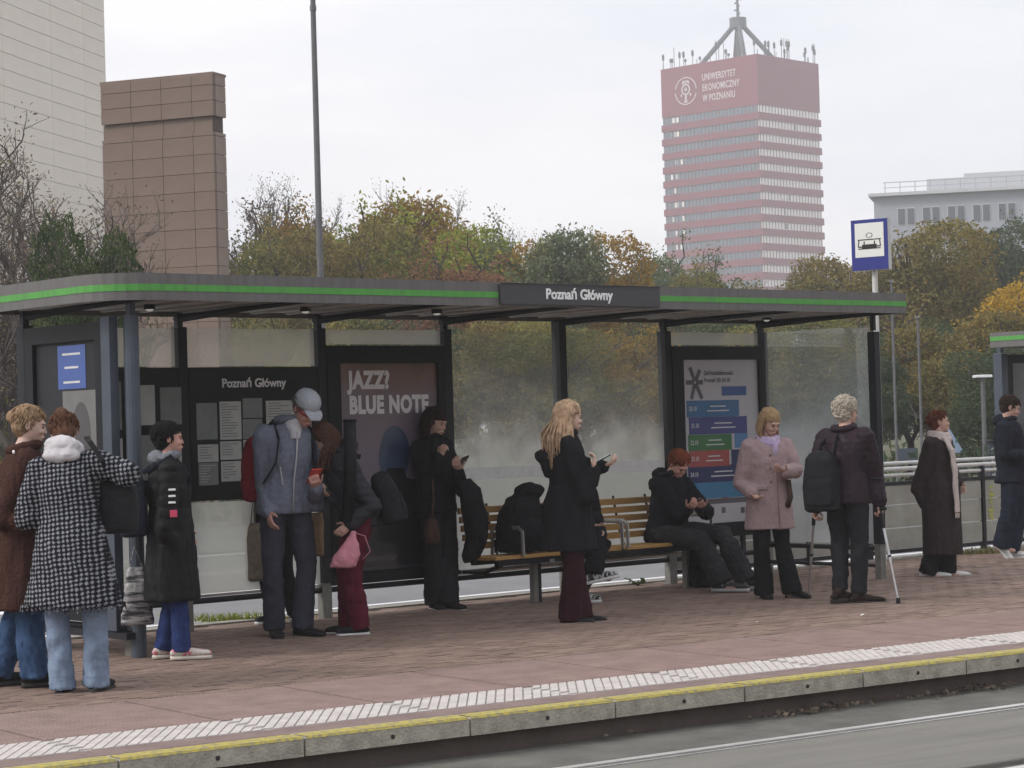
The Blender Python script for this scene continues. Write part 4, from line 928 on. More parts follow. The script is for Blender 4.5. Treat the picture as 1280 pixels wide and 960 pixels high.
# ------------------------------------------------------------------ people
def skin(name, c): 
    m = mat(name, c, .55, var=.08, scale=20); principled(m).inputs['Subsurface Weight'].default_value = .0; return m
SK = skin('skin_light', (.50, .31, .245)); SK2 = skin('skin_rosy', (.50, .27, .22)); SK3 = skin('skin_pale', (.56, .38, .31))
m_eye = mat('eye_dark', (.05, .035, .03), .3); m_lip = mat('lips', (.33, .12, .11), .5); m_brow = mat('eyebrow', (.07, .045, .03), .9)
def cloth(name, c, var=.18, scale=14, rough=.95, bump=.75, bscale=17, **k): return mat(name, c, rough, var=var, scale=scale, bump=bump, bscale=bscale, spec=.10, **k)
class J: pass
def bend(p, zp, lean, side):
    p = Vector(p)
    if p.z <= zp: return p
    m = Matrix.Rotation(R(-lean), 3, 'X') @ Matrix.Rotation(R(side), 3, 'Y'); o = Vector((0, 0, zp)); k = min(1, (p.z - zp) / .12)
    q = o + m @ (p - o); return p.lerp(q, k)
def hand(mb, w, d, pn, thumb, curl=.5, s=1.):
    d = Vector(d).normalized(); n = Vector(pn); n = (n - d * n.dot(d)).normalized(); t = d.cross(n) * thumb
    rings = []
    for u, a, b in ((-.02, .024, .019), (.0, .025, .018), (.03, .034, .017), (.07, .040, .015), (.092, .037, .012)): rings.append((w + d * u * s, t * a * s, n * b * s))
    mb.loft(rings, 12)
    for i, ln in enumerate((.070, .079, .073, .056)):
        b = w + (d * .088 + t * (.029 - .0195 * i)) * s; dd = d.copy(); pts = [b - d * .01]; ax = d.cross(n).normalized()
        for j, f in enumerate((.45, .32, .23)):
            an = curl * (.5, .75, .6)[j] + i * .05; m = Matrix.Rotation(an, 3, ax); dd = m @ dd
            if dd.dot(n) < 0 and j == 0: dd = Matrix.Rotation(-2 * an, 3, ax) @ dd; ax = -ax
            pts.append(pts[-1] + dd * ln * f * s * (1.15 if j == 0 else 1))
        mb.tube(pts, [.0098 * s, .0092 * s, .0085 * s, .0075 * s], 7, rnd_end=True)
    b = w + (d * .022 + t * .026) * s; dd = (d * .62 + t * .62 + n * .38).normalized(); p1 = b + dd * .042 * s; p2 = p1 + (dd * .6 + d * .5 + n * .25).normalized() * .034 * s
    mb.tube([b - dd * .01, p1, p2], [.0125 * s, .0105 * s, .0085 * s], 7, rnd_end=True)
    return w + (d * .085 + n * .028) * s
def limb(mb, pts, rad, n=12): mb.tube(pts, rad, n, rnd_end=True)
def person(label, x, y, th, h, group=None, lean=0., side=0., head=(0, 0, 0), elL=(-.235, -.03, 1.11), wrL=(-.235, .04, .87), elR=(.235, -.03, 1.11), wrR=(.235, .04, .87),
           knL=(-.10, .03, .50), anL=(-.11, -.02, .09), knR=(.10, .03, .50), anR=(.11, -.02, .09), ftL=8, ftR=-8, pel=(0, 0, 0), skinm=None, hdL=None, hdR=None, pnL=None, pnR=None, cuL=.6, cuR=.6,
           female=True, z=0., foot_pitch=(0, 0), headoff=(0, 0, 0)):
    root = thing('person', label, 'person', (x, y, z), R(th), group, h / 1.70)
    j = J(); j.root = root; P = Vector(pel); j.pel = Vector((0, 0, .95)) + P; j.zp = .95; j.lean = lean; j.side = side
    sw = .165 if female else .19
    def T(p): return bend(p, .95, lean, side) + P
    j.T = T; j.shL = T((-sw, -.01, 1.385)); j.shR = T((sw, -.01, 1.385)); j.neck = T((0, -.012, 1.44)); j.sw = sw
    hb = T((0, .012, 1.51)) + Vector(headoff)
    m = Matrix.Rotation(R(-lean * .6), 3, 'X') @ Matrix.Rotation(R(side * .6), 3, 'Y') @ Matrix.Rotation(R(head[1]), 3, 'Z') @ Matrix.Rotation(R(-head[0]), 3, 'X') @ Matrix.Rotation(R(head[2]), 3, 'Y')
    j.hm = m; j.hb = hb; H = lambda q: hb + m @ Vector(q); j.H = H; j.hc = H((0, .012, .095))
    j.elL, j.wrL, j.elR, j.wrR = map(Vector, (elL, wrL, elR, wrR)); j.knL, j.anL, j.knR, j.anR = map(Vector, (knL, anL, knR, anR))
    j.hipL = Vector((-.088, 0, .93)) + P; j.hipR = Vector((.088, 0, .93)) + P
    b = MB()
    # head: cranium, face, jaw, nose, ears, brow, cheeks
    b.ell(H((0, -.012, .125)), (.073, .092, .080), m, 18, 14); b.ell(H((0, .028, .070)), (.060, .064, .088), m, 16, 12); b.ell(H((0, .045, .022)), (.043, .046, .036), m)
    b.ell(H((0, .068, -.002)), (.022, .018, .017), m); b.tube([H((0, .086, .098)), H((0, .094, .072)), H((0, .101, .058))], [.006, .009, .010], 8, rnd_end=True)
    b.ell(H((0, .090, .026)), (.021, .012, .011), m); b.ell(H((-.03, .070, .060)), (.022, .022, .02), m); b.ell(H((.03, .070, .060)), (.022, .022, .02), m)
    b.ell(H((0, .076, .112)), (.050, .018, .011), m)
    for s_ in (-1, 1): b.ell(H((.075 * s_, -.005, .085)), (.010, .020, .032), m, 8, 6)
    b.tube([H((0, -.01, .06)), H((0, -.008, .0)), j.neck], [.052, .050, .058], 12)
    # torso, hips
    b.loft([(T((0, 0, .86)), Vector((.14, 0, 0)), Vector((0, .09, 0))), (T((0, 0, .95)), Vector((.15, 0, 0)), Vector((0, .10, 0))), (T((0, 0, 1.08)), Vector((.12, 0, 0)), Vector((0, .085, 0))),
            (T((0, 0, 1.26)), Vector((.145, 0, 0)), Vector((0, .10, 0))), (T((0, -.005, 1.38)), Vector((sw - .02, 0, 0)), Vector((0, .075, 0))), (T((0, -.01, 1.45)), Vector((.06, 0, 0)), Vector((0, .05, 0)))], 14)
    for s_, sh_, el, wr, hd, pn, cu in ((-1, j.shL, j.elL, j.wrL, hdL, pnL, cuL), (1, j.shR, j.elR, j.wrR, hdR, pnR, cuR)):
        limb(b, [sh_, sh_.lerp(el, .5), el], [.046, .040, .034]); limb(b, [el, el.lerp(wr, .35), wr], [.035, .034, .024])
        d = Vector(hd) if hd else (wr - el).normalized(); n_ = Vector(pn) if pn else Vector((-s_, 0, 0)) if abs(d.z) > .6 else Vector((0, 0, -1 if False else 1))
        g = hand(b, wr, d, n_, s_ * (1 if True else -1), cu)
        if s_ < 0: j.gripL = g
        else: j.gripR = g
    for s_, hp, kn, an, ft in ((-1, j.hipL, j.knL, j.anL, ftL), (1, j.hipR, j.knR, j.anR, ftR)):
        limb(b, [hp, hp.lerp(kn, .5), kn], [.080, .068, .050]); limb(b, [kn, kn.lerp(an, .4), an], [.048, .048, .034])
        fd = Vector((math.sin(R(-ft)) , math.cos(R(-ft)), 0)); b.tube([an + Vector((0, 0, -.03)) - fd * .03, an + fd * .12 + Vector((0, 0, -.055))], [.03, .025], 8, rnd_end=True)
    me = remesh(b, .0068, 1, .42, 'body'); me.materials.append(skinm or SK); j.body = obj('body', me, None, root)
    # face details
    for s_ in (-1, 1):
        MB().ell(H((.029 * s_, .083, .088)), (.0125, .008, .0055), m, 8, 6).build('eye', m_eye, root); MB().ell(H((.030 * s_, .086, .108)), (.019, .007, .0038), m, 8, 6).build('eyebrow', m_brow, root)
    MB().ell(H((0, .0985, .027)), (.020, .006, .0058), m, 10, 6).build('lips', m_lip, root)
    return j
def part(j, mb, voxel, m, name, amp=.008, sc=(6, 6, 2.2), seed=1, smooth=2, decim=.6, quilt=None, parent=None, mask=None):
    me = remesh(mb, voxel, smooth, decim, name)
    if amp: displace(me, amp, sc, seed, mask=mask); displace(me, amp * .5, tuple(v * 2.3 for v in sc), seed + 9, ridge=True, mask=mask)
    if quilt:
        c = getco(me); n = getno(me); w = quilt[0]; ph = c[:, 2] + .006 * np.sin(c[:, 0] * 40) ; d = np.abs(np.sin(ph * math.pi / w)) ** .5; setco(me, c + n * ((d - .6) * quilt[1])[:, None])
    me.materials.append(m); me.polygons.foreach_set('use_smooth', [True] * len(me.polygons))
    return obj(name, me, None, parent or j.root)
X_, Y_ = Vector((1, 0, 0)), Vector((0, 1, 0))
def torso_rings(j, zs):
    """zs: (z, rx, ry, dx, dy) in straight-standing coordinates; below the pelvis they hang plumb"""
    out = []
    for q in zs:
        z, rx, ry = q[:3]; dx, dy = (q[3], q[4]) if len(q) > 3 else (0, 0)
        c = j.T((dx, dy, z)); k = max(0, min(1, (z - .95) / .15)); a = Matrix.Rotation(R(-j.lean * k), 3, 'X') @ Matrix.Rotation(R(j.side * k), 3, 'Y')
        out.append((c, a @ X_ * rx, a @ Y_ * ry))
    return out
def coat(j, m, hem, hemw=(.26, .2), fat=1., sleeve=(.075, .068, .062, .058), name='coat', amp=.008, sc=(6, 6, 2.), seed=3, voxel=.0115, collar=True, hood=None, quilt=None, hipw=(.19, .145), cuffs=(1., 1.), hoff=(0, 0), top=1.47, extra=None, decim=.55):
    b = MB(); sw = j.sw
    zs = [(hem, hemw[0], hemw[1], *hoff)]
    if hem < .80: zs += [((hem + .9) / 2, (hemw[0] + hipw[0]) / 2, (hemw[1] + hipw[1]) / 2, hoff[0] * .4, hoff[1] * .4)]
    if hem < .90: zs += [(.93, hipw[0], hipw[1])]
    zs += [(1.08, .165 * fat, .128 * fat), (1.24, .18 * fat, .14 * fat), (1.34, (sw + .02) * fat, .125 * fat), (1.405, sw * .93, .10 * fat), (1.45, sw * .5, .078), (top, .066, .062)]
    b.loft(torso_rings(j, zs), 22)
    for sh_, el, wr, cf in ((j.shL, j.elL, j.wrL, cuffs[0]), (j.shR, j.elR, j.wrR, cuffs[1])):
        d = (wr - el); e2 = el + d * (.97 * cf)
        b.tube([sh_ + (j.T((0, 0, 1.36)) - sh_) * .25, sh_, sh_.lerp(el, .5), el, el.lerp(e2, .5), e2], [sleeve[0] * fat * .9, sleeve[0] * fat, sleeve[1] * fat, sleeve[2] * fat * 1.02, sleeve[3] * fat, sleeve[3] * fat * .95], 14, rnd_end=True)
    for sh_, el, rr in ((j.shL, j.elL, sleeve), (j.shR, j.elR, sleeve)):
        r_ = rr[0] * fat * .92; b.ell(sh_ - Vector((0, 0, .005)), (r_, r_, r_)); r_ = rr[2] * fat * 1.0; b.ell(el, (r_, r_, r_))
    if extra: extra(b)
    return part(j, b, voxel, m, name, amp, sc, seed, 2, decim, quilt)
def ringtube(mb, c, rx, ry, r, tilt=0, n=18, frac=1., rot=None, a0=0):
    pts = []
    for i in range(n + 1):
        a = a0 + 2 * math.pi * frac * i / n; p = Vector((rx * math.cos(a), ry * math.sin(a), 0)); p = Matrix.Rotation(R(tilt), 3, 'X') @ p
        if rot: p = rot @ p
        pts.append(Vector(c) + p)
    mb.tube(pts, r, 8, caps=True)
def trousers(j, m, hip=.16, th=.092, kn=.072, hem=.078, name='trousers', amp=.007, seed=5, lo=(0, 0), sc=(5, 5, 7), voxel=.0115, decim=.5, hemz=.025, top=1.02):
    b = MB(); P = j.T((0, 0, .95)) - Vector((0, 0, .95)); base = Vector((0, 0, 0)) + (j.hipL + j.hipR) / 2 - Vector((0, 0, .93))
    b.loft([(base + Vector((0, 0, .86)), X_ * hip * .92, Y_ * .105), (base + Vector((0, 0, .94)), X_ * hip, Y_ * .118), (base + Vector((0, 0, top)), X_ * hip * .88, Y_ * .105)], 16)
    for hp, k, a in ((j.hipL, j.knL, j.anL), (j.hipR, j.knR, j.anR)):
        d = (a - k).normalized(); e = a + d * hemz
        b.tube([hp, hp.lerp(k, .5), k, k.lerp(e, .5), e], [th * 1.02, th * .95, kn, (kn + hem) / 2, hem], 14, rnd_end=False)
        b.ell(hp, (th, th, th))
    return part(j, b, voxel, m, name, amp, sc, seed, 2, decim)
def shoes(j, mu, ms, L_=.275, hgt=.085, sole=.022, heel=0., ft=(8, -8), name='shoe', tongue=None, pitch=(0, 0), boot=0.):
    for s_, an, f, pt in ((-1, j.anL, ft[0], pitch[0]), (1, j.anR, ft[1], pitch[1])):
        b = MB(); so_ = MB(); rings = []; sr = []
        for u, w, t, b0 in ((-.075, .022, .050, .012), (-.055, .032, .078, 0), (-.01, .036, hgt, 0), (.05, .037, hgt * .88, 0), (.10, .043, .070, 0), (.15, .045, .062, 0), (.18, .040, .054, .003), (.199, .026, .040, .008)):
            y = u * L_ / .275; z0 = sole + b0; zc = (z0 + t + sole * .3) / 2; rings.append((Vector((0, y, zc)), X_ * w, Vector((0, 0, (t + sole * .3 - z0) / 2))))
            sr.append((Vector((0, y, sole / 2 + .001)), X_ * (w * 1.08), Vector((0, 0, sole / 2 + .004))))
        b.loft(rings, 14, sq=.8); so_.loft(sr, 14, sq=.5)
        if boot: b.tube([(0, -.02, .05), (0, -.015, .08 + boot)], [.045, .05], 12)
        if heel:
            hb_ = MB().tube([(0, -.055, -heel), (0, -.05, .01)], [.012, .022], 8)
        mt = Matrix.Rotation(R(f), 4, 'Z') @ Matrix.Rotation(R(pt), 4, 'X')
        if heel: mt = Matrix.Rotation(R(f), 4, 'Z') @ Matrix.Rotation(R(-16), 4, 'X')
        base = an - Vector((0, 0, .085)) + Vector((0, 0, heel * .75))
        def place(mb, nm, mm, par):
            me = mb.mesh(nm, True); me.transform(Matrix.Translation(base) @ mt); me.materials.append(mm); return obj(nm, me, None, par)
        s1 = place(b, name, mu, j.root); place(so_, 'sole', ms, s1)
        if heel: place(hb_, 'heel', ms, s1)
        if tongue:
            k = MB().box((0, .045, hgt * .93), (.034, .06, .012), rx=-.3)
            for q in range(4): k.box((0, .025 + q * .018, hgt * .97 - q * .0065), (.050, .006, .006))
            place(k, 'laces', tongue, s1)
    return
def hair(j, m, kind, seed=1, length=.3, name='hair', vol=1., extra=None, nl=150):
    """cap plus many tapering locks"""
    g = random.Random(seed); H = j.H; b = MB(); cap = MB(); m3 = j.hm
    cap.ell(H((0, -.022, .132)), (.083 * vol, .100 * vol, .086 * vol), m3, 20, 14)
    if kind in ('long', 'bob', 'curly', 'short', 'bowl'): cap.ell(H((0, -.045, .085)), (.078 * vol, .072 * vol, .085 * vol), m3, 16, 10)
    if kind == 'bowl': cap.ell(H((0, .035, .145)), (.076, .062, .052), m3, 16, 10)
    me = remesh(cap, .007, 1, .7, name)
    # hollow the face side: push cap vertices in front of the hairline back into the head
    inv = m3.transposed(); c = getco(me); hb = np.array(j.hb); q = (c - hb) @ np.array(m3)
    fl = .118 if kind != 'bowl' else .105
    f = (q[:, 1] > .035) & (q[:, 2] < fl)
    q[f, 1] = .02 + (q[f, 1] - .035) * .1
    f2 = (q[:, 1] > .03) & (q[:, 2] < .06); q[f2, 1] -= .02
    setco(me, q @ np.array(m3).T + hb); displace(me, .006 if kind != 'curly' else .014, (22, 22, 8) if kind != 'curly' else (30, 30, 30), seed)
    me.materials.append(m); h_ = obj(name, me, None, j.root)
    if kind in ('curly',):
        k = MB()
        for i in range(260):
            d = Vector((g.gauss(0, 1), g.gauss(-.35, 1), g.gauss(.35, .8))).normalized(); 
            if d.y > .45 and d.z < .35: continue
            p = Vector((0, -.02, .12)) + Vector((d.x * .086, d.y * .103, d.z * .093)) * g.uniform(.93, 1.1) * vol; r = g.uniform(.008, .016); t = Vector((g.gauss(0, 1), g.gauss(0, 1), g.gauss(0, 1))).normalized(); s2 = d.cross(t).normalized(); t = s2.cross(d)
            k.tube([H(p + (t * math.cos(a) + s2 * math.sin(a)) * r + d * a * .0022) for a in (0, 1.1, 2.2, 3.3, 4.4, 5.5)], [.0045, .005, .005, .005, .004, .002], 4)
        k.build('curls', m, h_, True, kind='stuff')
    elif kind in ('short', 'bowl'):
        k = MB()
        for i in range(int(nl * 2.2)):
            d = Vector((g.gauss(0, 1), g.gauss(-.2, 1), g.uniform(-.3, 1))).normalized()
            if d.y > .5 and d.z < .45: continue
            p = Vector((0, -.02, .125)) + Vector((d.x * .083, d.y * .101, d.z * .087)) * vol; t = Vector((d.x * .5, d.y * .5 + g.gauss(0, .4), -1)); t = (t - d * t.dot(d)).normalized(); l = g.uniform(.03, .055)
            k.tube([H(p), H(p + t * l * .5 + d * .008), H(p + t * l + d * .004)], [.0055, .0045, .001], 4)
        k.build('locks', m, h_, True, kind='stuff')
    elif kind in ('long', 'bob'):
        k = MB()
        for i in range(int(nl * 1.9)):
            a = g.uniform(-1, 1) * 1.85; # around the back of the head, 0 = straight back
            x, y = math.sin(a), -math.cos(a); r = g.uniform(.9, 1.04) * vol
            pts = [Vector((x * .03, y * .03 - .015, .212 * (1 if vol < 1.1 else 1.02)))]; pts.append(Vector((x * .066 * r, y * .08 * r - .02, .185))); pts.append(Vector((x * .086 * r, y * .102 * r - .02, .125))); pts.append(Vector((x * .088 * r, y * .098 * r - .022, .05)))
            pts = [H(p) for p in pts]; L_ = length * g.uniform(.75, 1.08); q = pts[-1]; out = (j.hm @ Vector((x, y, 0))); ph = g.uniform(0, 6.28); n = 5
            for s_ in range(1, n + 1):
                u = s_ / n; dn = Vector((0, 0, -1)) * L_ / n; wv = out * (.010 * math.sin(u * 7 + ph)) + out * (.012 if u < .5 else -.003) + Vector((g.gauss(0, .004), g.gauss(0, .004), 0)); q = q + dn + wv * ((1 + g.random()) if kind == 'long' else .35)
                if extra is not None: q = q + extra(u, out)
                pts.append(q)
            rr = [.006, .008, .008, .008] + [.0075, .007, .006, .004, .001]
            k.tube(pts, rr[:len(pts)], 5)
        k.build('locks', m, h_, True, kind='stuff')
    return h_
def hair_bun(j, m, seed, pos=(0, -.125, .14), r=.04):
    h_ = hair(j, m, 'short', seed, nl=90)
    g = random.Random(seed); b = MB(); c = Vector(pos)
    b.ell(j.H(c), (r, r * .9, r))
    for i in range(26):
        a = g.uniform(0, 6.28); t = g.uniform(0, 3); b.tube([j.H(c + Vector((math.cos(a + q) * r, math.sin(t) * r * .4 * math.cos(q) , math.sin(a + q) * r))) for q in (0, .6, 1.2, 1.8)], [.003, .008, .008, .003], 5)
    b.build('bun', m, h_, True)
    return h_
def held(name, label, cat, mb, m, p, voxel=None, smooth=True, amp=.004, sc=(8, 8, 8), seed=2, root=None, decim=.6):
    """thing in the local frame of a person's root placed in the world"""
    t = thing(name, label, cat, root.location, root.rotation_euler.z, None, root.scale[0])
    if voxel:
        me = remesh(mb, voxel, 2, decim, 'body'); displace(me, amp, sc, seed); me.materials.append(m); obj('body', me, None, t)
    else: mb.build('body', m, t, smooth)
    return t
m_phone = mat('phone_black', (.015, .015, .018), .15); m_screen = mat('phone_screen', (.10, .12, .16), .1)
def phone(j, g, up, face, label, mcase=None, off=(0, 0, 0)):
    t = thing('mobile_phone', label, 'phone', j.root.location, j.root.rotation_euler.z, None, j.root.scale[0])
    up = Vector(up).normalized(); face = Vector(face); face = (face - up * face.dot(up)).normalized(); s = up.cross(face)
    mt = Matrix((s, up, face)).transposed().to_4x4(); mt.translation = Vector(g) + Vector(off)
    a = MB().bbox((0, 0, 0), (.074, .150, .009), .002).mesh('case'); a.transform(mt); a.materials.append(mcase or m_phone); obj('case', a, None, t)
    a = MB().box((0, 0, .0052), (.066, .138, .001)).mesh('screen'); a.transform(mt); a.materials.append(m_screen); obj('screen', a, None, t)
    return t
def backpack(j, c, dims, m, label, rz=0, rx=0, pocket=True, seed=4, straps=None, name='backpack', cat='backpack', grp=None):
    t = thing(name, label, cat, j.root.location, j.root.rotation_euler.z, grp, j.root.scale[0])
    w, d, h = dims; b = MB(); mt = Euler((R(rx), 0, R(rz))).to_matrix(); c = Vector(c); X, Y = mt @ X_, mt @ Y_; Z = mt @ Vector((0, 0, 1))
    b.loft([(c + Z * z * h, X * w * a, Y * d * e_) for z, a, e_ in ((-.5, .42, .40), (-.46, .49, .5), (-.2, .5, .52), (.15, .48, .47), (.38, .42, .4), (.48, .30, .28), (.51, .12, .1))], 20, sq=.7)
    me = remesh(b, .012, 2, .5, 'pack'); displace(me, .010, (6, 6, 5), seed); me.materials.append(m); obj('pack', me, None, t)
    if pocket:
        b = MB().loft([(c - Y * d * .45 + Z * z * h, X * w * a, Y * d * .16 * a * 2) for z, a in ((-.40, .36), (-.36, .4), (-.1, .4), (.02, .36), (.05, .2))], 16, sq=.7)
        me = remesh(b, .012, 1, .5, 'pocket'); displace(me, .005, (8, 8, 8), seed + 1); me.materials.append(m); obj('pocket', me, None, t)
    if straps:
        for s_ in straps: MB().tube(s_, [(.020, .005)] * len(s_), 8, ref=(0, 1, 0)).build('strap', m, t, True)
    return t
# ------------------------------------------------------------------ the people, left to right
def LP(x, y, th, h):
    s = h / 1.70; mi = Matrix.Rotation(R(-th), 3, 'Z')
    def q(px, py, d=0.):
        p = at(px, py, y + d); return (mi @ (p - Vector((x, y, 0)))) / s
    return q
GQ = 'people waiting at the tram stop'
# 1 woman in the brown coat
S = (-3.22, 14.42, -68, 1.80); q = LP(*S)
j = person('woman with a blond bun in a long brown coat, leaning close at the left edge', *S, GQ, lean=6, head=(8, -14, 0), elR=q(2, 648, -.2), wrR=q(40, 655, -.22), elL=(-.24, .12, 1.12), wrL=(-.12, .34, 1.15), knL=(-.1, .02, .5), anL=(-.1, -.12, .09), anR=(.1, .06, .09), skinm=SK3)
m_bc = cloth('brown_teddy', (.060, .028, .022), bscale=60, bump=.9)
coat(j, m_bc, .48, (.25, .22), 1.12, name='teddy_coat', amp=.010, seed=11)
b = MB(); ringtube(b, j.T((0, -.01, 1.46)), .085, .085, .034, 12); part(j, b, .012, m_bc, 'collar', .006, seed=12)
trousers(j, cloth('blue_denim', (.045, .085, .17), var=.45, scale=9), kn=.082, hem=.085, name='jeans', seed=13, amp=.014)
shoes(j, cloth('black_leather', (.018, .017, .017), rough=.4), m_dark, boot=.06, name='boot', L_=.29)
hair_bun(j, cloth('hair_ashblond', (.27, .18, .11), var=.4, scale=40, bump=.8), 3, (0, -.115, .12), .042)
MB().ell(q(17, 565, -.20), (.012, .008, .012)).build('coat_button', m_white, j.root)
# 2 woman in the houndstooth coat
S = (-2.80, 14.03, -6, 1.76); q = LP(*S)
j = person('woman seen from behind in a houndstooth coat with white hood and pale jeans', *S, GQ, lean=9, side=-5, head=(22, 12, -6), elR=q(158, 592, -.02), wrR=q(140, 600, .24), elL=q(35, 648, .02), wrL=q(40, 612, .25), knL=(-.11, .03, .5), knR=(.13, .02, .5), anL=q(77, 852, 0), anR=q(120, 848, .03), ftL=5, ftR=-10)
mh = bpy.data.materials.new('houndstooth'); mh.use_nodes = True; t = mh.node_tree; b_ = principled(mh); b_.inputs['Roughness'].default_value = .95; b_.inputs['Specular IOR Level'].default_value = .1
co = t.nodes.new('ShaderNodeTexCoord'); mp = t.nodes.new('ShaderNodeMapping'); mp.inputs['Rotation'].default_value = (.0, .12, 0); nz = t.nodes.new('ShaderNodeTexNoise'); nz.inputs['Scale'].default_value = 14; ad = t.nodes.new('ShaderNodeMixRGB'); ad.blend_type = 'ADD'; ad.inputs[0].default_value = .022
t.links.new(co.outputs['Object'], nz.inputs[0]); t.links.new(co.outputs['Object'], ad.inputs[1]); t.links.new(nz.outputs['Color'], ad.inputs[2]); t.links.new(ad.outputs[0], mp.inputs[0])
sx = t.nodes.new('ShaderNodeSeparateXYZ'); t.links.new(mp.outputs[0], sx.inputs[0])
def wave(src, f):
    a = t.nodes.new('ShaderNodeMath'); a.operation = 'MULTIPLY'; a.inputs[1].default_value = f; t.links.new(src, a.inputs[0]); s = t.nodes.new('ShaderNodeMath'); s.operation = 'SINE'; t.links.new(a.outputs[0], s.inputs[0]); return s.outputs[0]
w1 = wave(sx.outputs[0], 6.283 / .029); w2 = wave(sx.outputs[2], 6.283 / .027)
a = t.nodes.new('ShaderNodeMath'); a.operation = 'ADD'; t.links.new(w1, a.inputs[0]); t.links.new(w2, a.inputs[1])
n2 = t.nodes.new('ShaderNodeTexNoise'); n2.inputs['Scale'].default_value = 120; t.links.new(co.outputs['Object'], n2.inputs[0]); a2 = t.nodes.new('ShaderNodeMath'); a2.operation = 'MULTIPLY_ADD'; a2.inputs[1].default_value = 2.9; t.links.new(n2.outputs[0], a2.inputs[0]); t.links.new(a.outputs[0], a2.inputs[2])
cr = t.nodes.new('ShaderNodeValToRGB'); mr = t.nodes.new('ShaderNodeMapRange'); mr.inputs[1].default_value = -.8; mr.inputs[2].default_value = 3.7; t.links.new(a2.outputs[0], mr.inputs[0]); t.links.new(mr.outputs[0], cr.inputs[0])
e = cr.color_ramp.elements; e[0].position = .50; e[0].color = (.010, .010, .014, 1); e[1].position = .74; e[1].color = (.235, .245, .27, 1); t.links.new(cr.outputs[0], b_.inputs['Base Color'])
cw = coat(j, mh, .53, (.305, .24), 1.08, sleeve=(.078, .076, .072, .064), name='houndstooth_coat', amp=.012, sc=(5, 5, 1.2), seed=21, hipw=(.215, .17), hoff=(.01, -.02))
k = MB()
for i in range(90):    # frayed hem
    a_ = i / 90 * 6.283; p = Vector((.01 + .312 * math.cos(a_), -.02 + .247 * math.sin(a_), .535)); k.tube([p, p + Vector((rnd.gauss(0, .008), rnd.gauss(0, .008), -rnd.uniform(.02, .045)))], [.007, .002], 4)
k.build('fringe', mh, j.root)
m_fl = cloth('white_fleece', (.55, .53, .55), var=.1, bump=.5)
b = MB(); ringtube(b, j.T((0, -.03, 1.475)), .088, .085, .036, 15); b.ell(j.T((0, -.085, 1.49)), (.11, .06, .065)); b.ell(j.T((0, -.10, 1.43)), (.12, .05, .05)); part(j, b, .010, m_fl, 'hood', .008, (9, 9, 9), 22)
trousers(j, cloth('pale_denim', (.20, .26, .36), var=.25, scale=8), th=.095, kn=.072, hem=.078, name='jeans', seed=23, amp=.010, hemz=.05)
shoes(j, cloth('black_leather', (.018,) * 3), m_dark, ft=(5, -10))
hair_bun(j, cloth('hair_brown', (.11, .055, .035), var=.4, scale=40, bump=.8), 5, (0, -.10, .17), .035)
t_ = MB(); c = q(146, 632, .10); t_.loft([(c + Vector((0, 0, z)), X_ * w, Y_ * d) for z, w, d in ((-.17, .10, .05), (-.15, .13, .07), (0, .14, .075), (.13, .12, .06), (.16, .09, .03))], 16, sq=.7)
sbag = held('shoulder_bag', 'black shoulder bag hanging on the right arm of the houndstooth coat', 'bag', t_, cloth('bag_black', (.016, .016, .018), rough=.6), None, .012, root=j.root)
MB().tube([c + Vector((-.05, .03, .13)), q(136, 600, .06), q(128, 575, -.10), q(112, 552, -.06), q(108, 546, .04)], [(.018, .005)] * 5, 8, ref=(0, 1, 0)).build('strap', cloth('bag_black', (.016,) * 3), sbag)
# 4 woman in the black quilted coat
S = (-2.46, 15.88, -72, 1.67); q = LP(*S)
j = person('short black haired woman in a long black quilted coat with pink and white sneakers', *S, GQ, lean=-1, head=(2, -6, 0), elR=q(206, 662, -.22), wrR=q(222, 690, -.12), elL=(-.24, .0, 1.1), wrL=(-.2, .12, .92), knL=(-.09, .03, .5), anL=(-.09, -.06, .09), anR=(.09, .04, .09), skinm=SK2)
m_q = cloth('black_quilt', (.012, .012, .013), rough=.55, bump=.2)
coat(j, m_q, .43, (.235, .20), 1.13, name='quilted_coat', amp=.007, seed=31, quilt=(.085, .010), hipw=(.20, .17))
b = MB(); ringtube(b, j.T((0, -.015, 1.47)), .080, .082, .034, 10); b.ell(j.T((0, -.085, 1.46)), (.10, .06, .06)); part(j, b, .010, cloth('grey_knit', (.17, .18, .20), var=.3, scale=40), 'hood', .007, (10, 10, 10), 32)
trousers(j, cloth('indigo_denim', (.028, .045, .14), var=.3), th=.09, kn=.068, hem=.066, name='jeans', seed=33)
shoes(j, mat('pink_sneaker', (.55, .14, .20), .6, scale=16, col2=(.62, .58, .54), thr=(.46, .52)), mat('cream_sole', (.60, .55, .48), .6), L_=.30, tongue=m_white, hgt=.09)
hair(j, cloth('hair_black', (.010, .009, .010), rough=.5, bump=.6), 'short', 7, vol=1.02)
for z0, m_ in ((628, m_white), (620, m_white), (612, m_white), (642, mat('pink_patch', (.65, .07, .15), .6))):
    c = q(215 if z0 < 640 else 217, z0, -.285); MB().bbox(c, (.012, .05, .014 if z0 < 640 else .05), .003).build('sleeve_patch', m_, j.root)
m_bp = cloth('backpack_navy', (.018, .022, .032), rough=.7)
backpack(j, (0, -.27, 1.13), (.30, .20, .46), m_bp, 'dark navy backpack worn by the short black haired woman', straps=[[j.T((-.10, -.17, 1.36)), j.T((-.12, .0, 1.47)), j.T((-.12, .14, 1.30)), j.T((-.15, .02, 1.08))], [j.T((.10, -.17, 1.36)), j.T((.12, .0, 1.47)), j.T((.12, .14, 1.30)), j.T((.15, .02, 1.08))]], seed=34)
